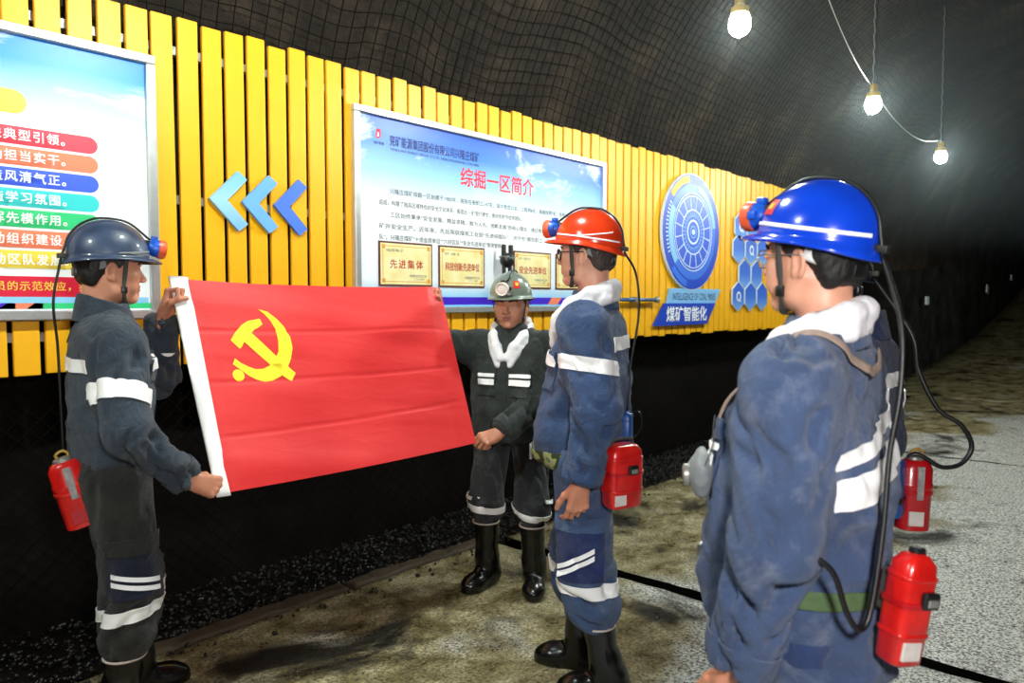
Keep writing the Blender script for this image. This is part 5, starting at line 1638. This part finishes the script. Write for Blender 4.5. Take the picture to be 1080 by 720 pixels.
person('redhat', 'man with glasses, orange-red helmet and blue workwear standing before the flag', (2.335, 1.705), R_(26), 1.80, dict(
    wristL=(0, 0, 0), wristR=(0, 0, 0), fitL=1.022, fitR=1.02, hair='hair_short', hair_low=-0.055, Llocal=(-0.265, -0.02, 0.868), Rlocal=(0.27, 0.05, 0.865), poleL=(-0.25, -1, 0), poleR=(0.3, -1, 0),
    footL=(-0.085, -0.085, 0.15), footR=(0.13, 0.06, 0.0), boot_top=0.285, leg=1.17, drop=0.042, fold=1.25, hem=0.865, belly=0.045, wide=1.0, sleeve=1.14,
    jacket='jacket_denim', trousers='trousers_denim', skin='pale', handskin='hand', towel=dict(t=0.031), glasses='glassframe', belt=('camo', 0.062, 'camo'), belt_z=0.882,
    handL=('relaxed', (0.10, 0.15, -1), (-0.85, -0.45, -0.1)), handR=('relaxed', (0, 0.12, -1), (1, -0.3, 0)),
    head=dict(yaw=-0.16, pitch=0.02), helmet='red', strips=[(-2.9, -0.6, 0.020, 0.020, 0.006), (-2.6, -1.5, 0.055, 0.022, 0.005)], helmet_tilt=0.14, cable_side=-0.01,
    jbands=[('arm', 'L', 0.38, 0.56, (0.1, 0.32, 0)), ('arm', 'R', 0.40, 0.60), ('tor', 1, -0.15, -0.03, -0.145, -0.105, 0.15, 0.013), ('tor', 1, 0.03, 0.15, -0.145, -0.105, -0.15, 0.013), ('tor', -1, -0.2, 0.2, -0.105, -0.055)],
    tbands=[('ring', 'L', 0.412, 0.462), ('ring', 'R', 0.412, 0.462), ('side', 'L', -0.055, 0.085, 0.560, 0.485, 0.018), ('side', 'L', -0.055, 0.085, 0.587, 0.512, 0.018),
            ('side', 'L', -0.085, 0.095, 0.478, 0.478, 0.190, 'pocket', 'panel_navy', 0.002), ('side', 'L', -0.09, 0.10, 0.660, 0.660, 0.055, 'pocket_flap', 'trousers_denim', 0.006)]))
person('bluehat', 'nearest man, seen from behind in a bright blue helmet and dusty blue workwear', (1.690, 0.590), R_(8), 1.715, dict(
    wristL=(0, 0, 0), wristR=(0, 0, 0), fitL=1.02, fitR=1.02, Llocal=(-0.262, 0.105, 0.765), shL=(0.0, 0.02, 0.0), drop=0.045, Rlocal=(0.26, 0.06, 0.78), poleL=(-0.7, -0.6, 0), poleR=(0.3, -1, 0),
    footL=(-0.11, 0.0, 0.15), footR=(0.12, 0.03, -0.1), boot_top=0.28, hem=0.72, hem_w=0.035, belly=0.048, chest=0.032, lean=0.02, belt_front=0.05, wide=1.08, sleeve=1.13, fold=1.3, leg=1.1,
    jacket='jacket_dusty', trousers='trousers_navy', skin='pale', handskin='hand', towel=dict(t=0.030), glasses='silverframe', belt=('green', 0.032, 'belt_green'), belt_z=0.885,
    handL=('relaxed', (0.05, 0.2, -1), (-0.9, -0.3, 0)), handR=('relaxed', (0, 0.12, -1), (1, -0.3, 0)), harness='harness_white', hair_low=-0.10,
    head=dict(yaw=-0.30, pitch=0.03), helmet='blue', strips=[(-2.95, -0.55, 0.022, 0.022, 0.0085)], sticker=(-1.05, -0.72, 0.048, 0.084), helmet_tilt=0.15, seam=-0.035, cable_side=0.0,
    jbands=[('tor', -1, -0.19, 0.25, -0.142, -0.108, 0.24), ('tor', -1, -0.19, 0.25, -0.224, -0.162, 0.24), ('arm', 'R', 0.45, 0.62), ('tor', 1, -0.15, -0.03, -0.215, -0.19, 0, 0.014), ('tor', 1, -0.15, -0.03, -0.18, -0.165, 0, 0.014)], tbands=[('ring', 'L', 0.41, 0.46), ('ring', 'R', 0.41, 0.46)]))
person('hidden', 'man in dark navy workwear mostly hidden behind the nearest man', (2.565, 0.81), R_(3), 1.67, dict(
    wristL=(0, 0, 0), wristR=(0, 0, 0), Llocal=(-0.25, 0.06, 0.79), Rlocal=(0.24, 0.10, 0.79), poleL=(-0.3, -1, 0), poleR=(0.3, -1, 0),
    footL=(-0.11, 0.0), footR=(0.11, 0.02), boot_top=0.28, hem=0.86, belly=0.01, wide=0.97, jacket='jacket_navy', trousers='trousers_navy', skin='tan',
    handL=('relaxed', (0.05, 0.2, -1), (-0.9, -0.3, 0)), handR=('relaxed', (0, 0.12, -1), (1, -0.3, 0)),
    head=dict(yaw=0.0, pitch=-0.05, dy=0.085), helmet='darkblue', strips=[], helmet_tilt=0.06, jbands=[('tor', -1, -0.25, 0.25, -0.10, -0.055), ('arm', 'R', 0.4, 0.6), ('arm', 'L', 0.4, 0.6)], tbands=[('ring', 'L', 0.41, 0.46), ('ring', 'R', 0.41, 0.46)]))

# ------------------------------------------------------------------ the flag
FTL, FBL, FTR, FBR = (np.array(p) for p in ((1.287, 2.960, 1.589), (1.270, 2.573, 0.807), (2.528, 2.764, 1.566), (2.505, 2.492, 0.830)))
_fn = unit(np.cross(FTR - FTL, FBL - FTL)); _fn = _fn if _fn[1] < 0 else -_fn          # towards the camera
def flag_pts(U, Vv):
    U = np.asarray(U, float); Vv = np.asarray(Vv, float)
    P = (FTL[None] * ((1 - U) * (1 - Vv))[:, None] + FTR[None] * (U * (1 - Vv))[:, None] + FBL[None] * ((1 - U) * Vv)[:, None] + FBR[None] * (U * Vv)[:, None])
    sag = 0.012 * np.sin(math.pi * U) * (1 - Vv) + 0.010 * np.sin(math.pi * U) * Vv
    P[:, 2] -= sag
    q = np.stack([U * 1.35, Vv * 5.0 - U * 1.2, U * 0 + 2.2], 1)
    n1 = (fbm(q * 0.9, 2) - 0.37) * 0.055                                 # long, nearly level ripples
    n2 = (fbm(np.stack([U * 3.0 + Vv * 2, Vv * 13 - U * 4.0, U * 0 + 7.7], 1), 2) - 0.37) * 0.007
    dg = (U - 0.62) + (Vv - 0.35) * 1.3                                    # soft diagonal pull from the far top corner
    n3 = 0.035 * np.exp(-(dg / 0.16) ** 2) * np.clip(U * 1.5 - 0.3, 0, 1) * (1 - Vv)
    cr = 0.005 * (np.exp(-((Vv - 0.50 - 0.02 * U) / 0.006) ** 2) + np.exp(-((Vv - 0.25 - 0.03 * U) / 0.006) ** 2) + np.exp(-((Vv - 0.76 + 0.03 * U) / 0.006) ** 2))   # pressed creases
    edge = np.clip(np.minimum(np.minimum(U, 1 - U), 0.2) / 0.08, 0, 1)
    return P + _fn[None] * ((n1 + n2 + n3 - cr) * edge)[:, None]
def flag_sheet(name, u0, u1, v0, v1, nu, nv, mat, parent, off=0.0, th=0.0012):
    us = np.linspace(u0, u1, nu); vs = np.linspace(v0, v1, nv)
    UU, VV = np.meshgrid(us, vs, indexing='ij'); UU = UU.ravel(); VV = VV.ravel()
    f = flag_pts(UU, VV) + _fn * (off + th); b = flag_pts(UU, VV) + _fn * (off - th)
    a = (np.arange(nu - 1)[:, None] * nv + np.arange(nv - 1)[None]).ravel()
    F1 = np.stack([a, a + nv, a + nv + 1, a + 1], 1); n = nu * nv
    return obj(name, mesh_np(name, np.concatenate([f, b]), np.concatenate([F1[:, ::-1], F1 + n])), mat, parent)
flag = empty('flag', tuple(FBL)); tag(flag, 'red party flag with a yellow hammer and sickle stretched between two men', 'flag')
def under(o, par):
    o.parent = par; o.matrix_parent_inverse = par.matrix_world.inverted() if False else Matrix.Translation(par.location).inverted(); return o
cl = under(flag_sheet('cloth', 0.0, 1.0, 0.0, 1.0, 130, 100, M['flag_red'], None), flag)
# white sleeve along the hoist, a flat tube
us_v = np.linspace(-0.012, 1.012, 40); ring_ = []
Vs, Fs = [], []
for v in us_v:
    c = FTL * (1 - v) + FBL * v; wdt = (0.075 * (1 - v) + 0.052 * v)
    du = unit(FTR - FTL)
    for k in range(10):
        a = 2 * math.pi * k / 10
        Vs.append(c + du * (wdt / 2 + wdt / 2 * math.cos(a) - 0.008) + _fn * 0.006 * math.sin(a))
for i in range(len(us_v) - 1):
    for k in range(10):
        l = (k + 1) % 10; Fs.append((i * 10 + k, i * 10 + l, i * 10 + 10 + l, i * 10 + 10 + k))
Fs.append(tuple(range(10))); Fs.append(tuple(len(Vs) - 10 + k for k in range(10)))
under(obj('hoist_sleeve', mesh_np('hoist_sleeve', Vs, Fs), M['flag_white']), flag)
def emblem(name, outline):
    bm = bmesh.new(); f = bm.faces.new([bm.verts.new((u, v, 0)) for u, v in outline])
    for ax_, lo_, hi_ in ((0, 0.1, 0.36), (1, 0.1, 0.54)):
        for t in np.arange(lo_, hi_, 0.016):
            co = (t, 0, 0) if ax_ == 0 else (0, t, 0); no = (1, 0, 0) if ax_ == 0 else (0, 1, 0)
            bmesh.ops.bisect_plane(bm, geom=list(bm.verts) + list(bm.edges) + list(bm.faces), plane_co=co, plane_no=no, dist=1e-6)
    bmesh.ops.triangulate(bm, faces=bm.faces)
    co = np.array([v.co[:] for v in bm.verts]); W3 = flag_pts(co[:, 0], co[:, 1]) + _fn * 0.0032
    for v, p in zip(bm.verts, W3): v.co = p
    bm.normal_update()
    for f in bm.faces:
        if f.normal @ Vector(_fn) < 0: f.normal_flip()
        f.smooth = True
    return under(obj(name, bm, M['flag_yellow']), cl) if False else under(obj(name, bm, M['flag_yellow']), flag)
HAM = [(0.1419, 0.3003), (0.1603, 0.2637), (0.1872, 0.2235), (0.2086, 0.2048), (0.2497, 0.1926), (0.2548, 0.2218), (0.2393, 0.2376), (0.2233, 0.25), (0.2131, 0.2657), (0.3326, 0.4766), (0.3124, 0.5173), (0.2887, 0.4882), (0.1842, 0.3088), (0.1716, 0.3365), (0.165, 0.3423)]
SIC = [(0.2505, 0.1439), (0.2797, 0.1568), (0.3061, 0.1932), (0.3266, 0.2368), (0.3394, 0.2906), (0.3398, 0.3474), (0.3274, 0.4014), (0.307, 0.4508), (0.2803, 0.4872), (0.2523, 0.5066), (0.2238, 0.511), (0.1956, 0.4964), (0.1739, 0.4749), (0.1577, 0.4512), (0.1513, 0.4412), (0.1335, 0.4176), (0.1431, 0.389), (0.1609, 0.414), (0.1799, 0.4316), (0.2027, 0.4465), (0.228, 0.4459), (0.2531, 0.4291), (0.2737, 0.4018), (0.2903, 0.3606), (0.2958, 0.3084), (0.2956, 0.2508), (0.2838, 0.2012), (0.2676, 0.1683)]
KNB = [(0.1431 + 0.0185 * math.cos(a), 0.4729 + 0.029 * math.sin(a)) for a in np.linspace(0, 2 * math.pi, 21)[:-1]]
emblem('emblem_hammer', HAM); emblem('emblem_sickle', SIC); emblem('emblem_knob', KNB)

# ------------------------------------------------------------------ belt kit
def superloft(name, rows, n=32, ex=3.2):
    """rows: (z, half width, half depth, shift y)"""
    V, F = [], []
    for z, a, b, sy in rows:
        for k in range(n):
            t = 2 * math.pi * k / n; c, s = math.cos(t), math.sin(t)
            V.append((a * math.copysign(abs(c) ** (2 / ex), c), sy + b * math.copysign(abs(s) ** (2 / ex), s), z))
    for i in range(len(rows) - 1):
        for k in range(n):
            l = (k + 1) % n; F.append((i * n + k, i * n + l, i * n + n + l, i * n + n + k))
    F.append(tuple(range(n - 1, -1, -1))); F.append(tuple(len(V) - n + k for k in range(n)))
    me = mesh_np(name, V, F); smooth_angle(me, 50); return me

def kit_matrix(o, p, yaw, tilt_x, tilt_y):
    o.rotation_mode = 'XYZ'; o.location = p; o.rotation_euler = (tilt_x, tilt_y, yaw)

def bottle_canister(p, yaw, tx, ty, label, mat='red_paint', s=1.0):
    c = empty('rescue_canister'); kit_matrix(c, p, yaw, tx, ty); c.scale = (s, s, s)
    tag(c, label, 'canister', 'red breathing canisters on the miners\' belts')
    obj('body', superloft('body', [(-0.120, 0.046, 0.036, 0), (-0.116, 0.051, 0.041, 0), (0.02, 0.053, 0.043, 0), (0.026, 0.0555, 0.0455, 0), (0.036, 0.0555, 0.0455, 0), (0.040, 0.053, 0.043, 0), (0.088, 0.052, 0.042, 0), (0.108, 0.042, 0.034, 0), (0.116, 0.030, 0.026, 0)], ex=2.5), M[mat], c)
    obj('rib_band', superloft('rib_band', [(0.004, 0.0535, 0.0435, 0), (0.006, 0.0565, 0.0465, 0), (0.014, 0.0565, 0.0465, 0), (0.016, 0.0535, 0.0435, 0)], ex=2.5), M[mat], c)
    obj('cap', superloft('cap', [(0.112, 0.030, 0.026, 0), (0.124, 0.028, 0.024, 0), (0.130, 0.016, 0.014, 0)], ex=2.2), M['steel'], c)
    obj('valve', tube_mesh('valve', spline([(-0.012, 0, 0.126), (-0.014, 0, 0.142), (0.006, 0, 0.150), (0.020, 0, 0.140), (0.02, 0, 0.126)], 16), 0.005, 7), M['lampyellow'], c)
    obj('name_strip', bm_box((-0.011, -0.0475, -0.012), (0.011, -0.036, 0.098), 0.002), M['grey_label'], c)
    obj('sticker', bm_box((-0.030, -0.0445, -0.100), (0.018, -0.034, -0.052), 0.002), M['label'] if mat == 'red_dark' else M['red_dark'], c)
    obj('belt_loop', bm_box((-0.022, 0.036, 0.0), (0.022, 0.056, 0.10), 0.004), M['strap'], c)
    return c

def box_canister(p, yaw, tx, ty, label, s=1.0, w=0.082, d=0.048, loop=True):
    c = empty('rescue_canister'); kit_matrix(c, p, yaw, tx, ty); c.scale = (s, s, s)
    tag(c, label, 'canister', 'red breathing canisters on the miners\' belts')
    R = [(-0.115, w - 0.012, d - 0.010, 0), (-0.108, w - 0.004, d - 0.002, 0), (-0.02, w, d, 0)]
    obj('lower_shell', superloft('lower_shell', R + [(0.012, w, d, 0)], ex=4), M['red_paint'], c)
    obj('upper_shell', superloft('upper_shell', [(0.018, w, d, 0), (0.06, w, d, 0), (0.095, w - 0.004, d - 0.003, 0), (0.112, w - 0.018, d - 0.014, 0), (0.116, w - 0.03, d - 0.022, 0)], ex=4), M['red_paint'], c)
    obj('seam_band', superloft('seam_band', [(0.008, w - 0.001, d - 0.001, 0), (0.010, w + 0.004, d + 0.004, 0), (0.020, w + 0.004, d + 0.004, 0), (0.022, w - 0.001, d - 0.001, 0)], ex=4), M['red_dark'], c)
    for z in (-0.055, 0.062):
        obj('rib_band', superloft('rib_band', [(z, w - 0.001, d - 0.001, 0), (z + 0.003, w + 0.002, d + 0.002, 0), (z + 0.009, w + 0.002, d + 0.002, 0), (z + 0.012, w - 0.001, d - 0.001, 0)], ex=4), M['red_paint'], c)
    obj('clasp', bm_box((-0.006, -d - 0.012, 0.012), (0.036, -d + 0.004, 0.046), 0.004), M['blackplastic'], c)
    obj('clasp_plate', bm_box((0.002, -d - 0.0145, 0.018), (0.028, -d - 0.010, 0.034), 0.002), M['steel'], c)
    obj('sticker', bm_box((-w + 0.014, -d - 0.002, -0.098), (-w + 0.060, -d + 0.006, -0.060), 0.001), M['label'], c)
    obj('side_strap', bm_box((w - 0.004, -0.014, -0.100), (w + 0.006, 0.014, 0.090), 0.003), M['blackplastic'], c)
    if not loop: obj('knob', bm_box((-0.014, -0.012, 0.108), (0.018, 0.012, 0.128), 0.005), M['blackplastic'], c)
    else: obj('handle', tube_mesh('handle', spline([(-0.045, 0, 0.108), (-0.040, 0, 0.130), (0.0, 0, 0.136), (0.040, 0, 0.130), (0.045, 0, 0.108)], 20), 0.006, 8), M['strap'], c)
    obj('belt_loop', bm_box((-0.03, d - 0.004, -0.02), (0.03, d + 0.016, 0.07), 0.004), M['strap'], c)
    return c

bottle_canister((0.870, 2.800, 0.850), R_(-12), 0.0, R_(-14), 'red canister hanging at the hip of the leftmost man')
box_canister((2.235, 1.487, 0.880), R_(-22), R_(3), R_(-2), 'scuffed red canister with a small black clasp behind the red-helmeted man', 0.98, 0.072)
box_canister((1.578, 0.388, 0.905), R_(-28), R_(3), R_(8), 'large red canister at the lower back of the nearest man', 0.95, 0.042, 0.034, False)
bottle_canister((2.545, 0.615, 0.905), R_(-50), 0, R_(2), 'deep red canister with a grey name strip below the looped hose', 'red_dark', 0.93)
# lamp batteries
bt = empty('lamp_battery', (2.475, 0.650, 0.93), R_(3)); tag(bt, 'blue lamp battery beside the deep red canister', 'battery', 'lamp batteries on the belts')
obj('case', superloft('case', [(-0.085, 0.040, 0.022, 0), (-0.080, 0.043, 0.025, 0), (0.05, 0.043, 0.025, 0), (0.055, 0.041, 0.023, 0)], ex=5), M['battery_blue'], bt)
obj('lid', superloft('lid', [(0.055, 0.043, 0.025, 0), (0.078, 0.042, 0.024, 0), (0.085, 0.034, 0.018, 0)], ex=5), M['battery_blue'], bt)
obj('strap', bm_box((-0.045, -0.028, -0.040), (0.045, 0.027, -0.024), 0.002), M['blackplastic'], bt)
bt = empty('lamp_battery', (2.375, 1.560, 1.00), R_(26)); tag(bt, 'blue lamp battery tucked behind the red-helmeted man\'s back', 'battery', 'lamp batteries on the belts')
obj('case', superloft('case', [(-0.085, 0.040, 0.018, 0), (-0.080, 0.043, 0.021, 0), (0.05, 0.043, 0.021, 0), (0.055, 0.041, 0.019, 0)], ex=5), M['battery_blue'], bt)
obj('lid', superloft('lid', [(0.055, 0.043, 0.021, 0), (0.078, 0.042, 0.020, 0), (0.085, 0.034, 0.014, 0)], ex=5), M['battery_blue'], bt)
# lamp cables hanging down the backs (world points)
def cable(key, pts, r=0.0045, n=50):
    D = PEOPLE[key]; inv = D['P'].matrix_world.inverted()
    tip = D['P'].matrix_world @ (D['HelM'] @ Vector(pts[0])) if pts[0] is not None else None
    P3 = ([tuple(tip)] if tip is not None else []) + list(pts[1:])
    loc_ = [tuple(inv @ Vector(p)) for p in P3]
    return obj('lamp_cable', tube_mesh('lamp_cable', spline(loc_, n), r, 8), M['black'], D['P'])
cable('redhat', [(-0.01, -0.166, -0.012), (2.440, 1.565, 1.60), (2.420, 1.540, 1.45), (2.395, 1.560, 1.25), (2.375, 1.555, 1.09)])
cable('redhat', [None, (2.37, 1.545, 1.085), (2.365, 1.500, 1.090), (2.350, 1.478, 1.050), (2.320, 1.480, 1.015), (2.270, 1.487, 1.000)], 0.0028)
cable('bluehat', [(0.0, -0.166, -0.012), (1.628, 0.425, 1.46), (1.600, 0.415, 1.33), (1.575, 0.425, 1.20), (1.545, 0.425, 1.06), (1.500, 0.430, 0.915), (1.470, 0.440, 0.880), (1.440, 0.455, 0.918), (1.420, 0.475, 0.995), (1.400, 0.515, 1.03), (1.42, 0.56, 1.05)], 0.0058, 80)
cable('hidden', [(0.0, -0.166, -0.012), (2.570, 0.640, 1.40), (2.575, 0.618, 1.287), (2.587, 0.565, 1.172), (2.612, 0.504, 1.122), (2.629, 0.478, 1.058), (2.607, 0.500, 1.006), (2.568, 0.543, 0.994), (2.545, 0.585, 1.020), (2.535, 0.610, 1.030), (2.53, 0.63, 1.02)], 0.0075, 80)
cable('bearer', [(0.012, -0.166, -0.012), (0.845, 2.855, 1.50), (0.858, 2.87, 1.35), (0.862, 2.87, 1.15), (0.865, 2.87, 0.98)])
# webbing strap across the nearest man's shoulders
def drape(key, name, pts, wdt, mat, par=None, off=0.006, n=40):
    D = PEOPLE[key]; inv = D['P'].matrix_world.inverted(); Vv, Nn = D['V'], D['N']
    out, nor = [], []
    for p in spline([tuple(inv @ Vector(q)) for q in pts], n):
        i = np.argmin(((Vv - p) ** 2).sum(1)); q = Vv[i]; nrm = Nn[i]
        out.append(p - nrm * ((p - q) @ nrm) + nrm * off); nor.append(nrm)
    out = np.array(out); nor = np.array(nor)
    for _ in range(3): out[1:-1] = (out[:-2] + 2 * out[1:-1] + out[2:]) / 4; nor[1:-1] = (nor[:-2] + nor[1:-1] + nor[2:]) / 3
    look = lambda p: nor[np.argmin(((out - p) ** 2).sum(1))]
    return obj(name, tube_mesh(name, out, 0.01, 8, flat=(wdt, 0.005), flatdir=look), M[mat], D['P'])
_B = PEOPLE['bluehat']['P'].matrix_world
drape('bluehat', 'shoulder_strap', [tuple(_B @ Vector(q)) for q in ((-0.10, 0.19, 1.22), (-0.115, 0.13, 1.34), (-0.12, 0.03, 1.42), (-0.115, -0.06, 1.40), (-0.095, -0.11, 1.378), (-0.055, -0.14, 1.362), (-0.005, -0.145, 1.368), (0.05, -0.13, 1.40))], 0.022, 'strap_tan', off=0.009, n=60)
# dust mask hanging on the nearest man's chest
f = Field((-0.07, -0.05, -0.07), (0.07, 0.06, 0.07), 0.005)
f.ell((0, 0, 0), (0.050, 0.030, 0.052), 0.01); f.ell((0.0, 0.02, 0.0), (0.022, 0.022, 0.022), 0.01); f.cone((-0.04, 0, 0.02), (0.04, 0, 0.045), 0.012, 0.01, 0.01)
Vm, Qm = f.mesh(); Vm = Vm + vnormals(Vm, Qm) * ((fbm(Vm * 40, 3) - 0.44) * 0.012)[:, None]
dm = empty('dust_mask', (1.535, 0.805, 1.110), R_(30)); tag(dm, 'crumpled grey dust mask hanging at the chest of the nearest man', 'mask')
obj('cup', mesh_np('cup', Vm, Qm), M['harness'], dm)
obj('filter', lathe_mesh('filter', [(0.020, 0.0), (0.024, 0.004), (0.024, 0.014), (0.018, 0.018)], 18, axis='y'), M['steel'], dm, loc=(-0.008, 0.026, 0))
obj('strap', tube_mesh('strap', spline([(-0.045, 0, 0.02), (-0.03, -0.02, 0.07), (0.03, -0.025, 0.10), (0.08, -0.03, 0.12)], 16), 0.004, 6, flat=(0.012, 0.003), flatdir=lambda p: (0, 1, 0.2)), M['strap'], dm)
# ------------------------------------------------------------------ damp haze hanging under the roof down the tunnel
_k = bpy.data.materials.new('mine_haze'); _k.use_nodes = True
_t = _k.node_tree; _t.nodes.remove(_t.nodes['Principled BSDF'])
_v = _t.nodes.new('ShaderNodeVolumeScatter'); _v.inputs['Color'].default_value = (0.80, 0.95, 1.0, 1); _v.inputs['Density'].default_value = 0.004; _v.inputs['Anisotropy'].default_value = 0.75
_t.links.new(_v.outputs[0], _t.nodes['Material Output'].inputs['Volume'])
hz_ = box('haze', (3.5, -1.2, 2.0), (13.0, 3.0, 4.45), _k)
tag(hz_, 'thin damp haze glowing around the lamps down the tunnel', 'haze', kind='stuff')
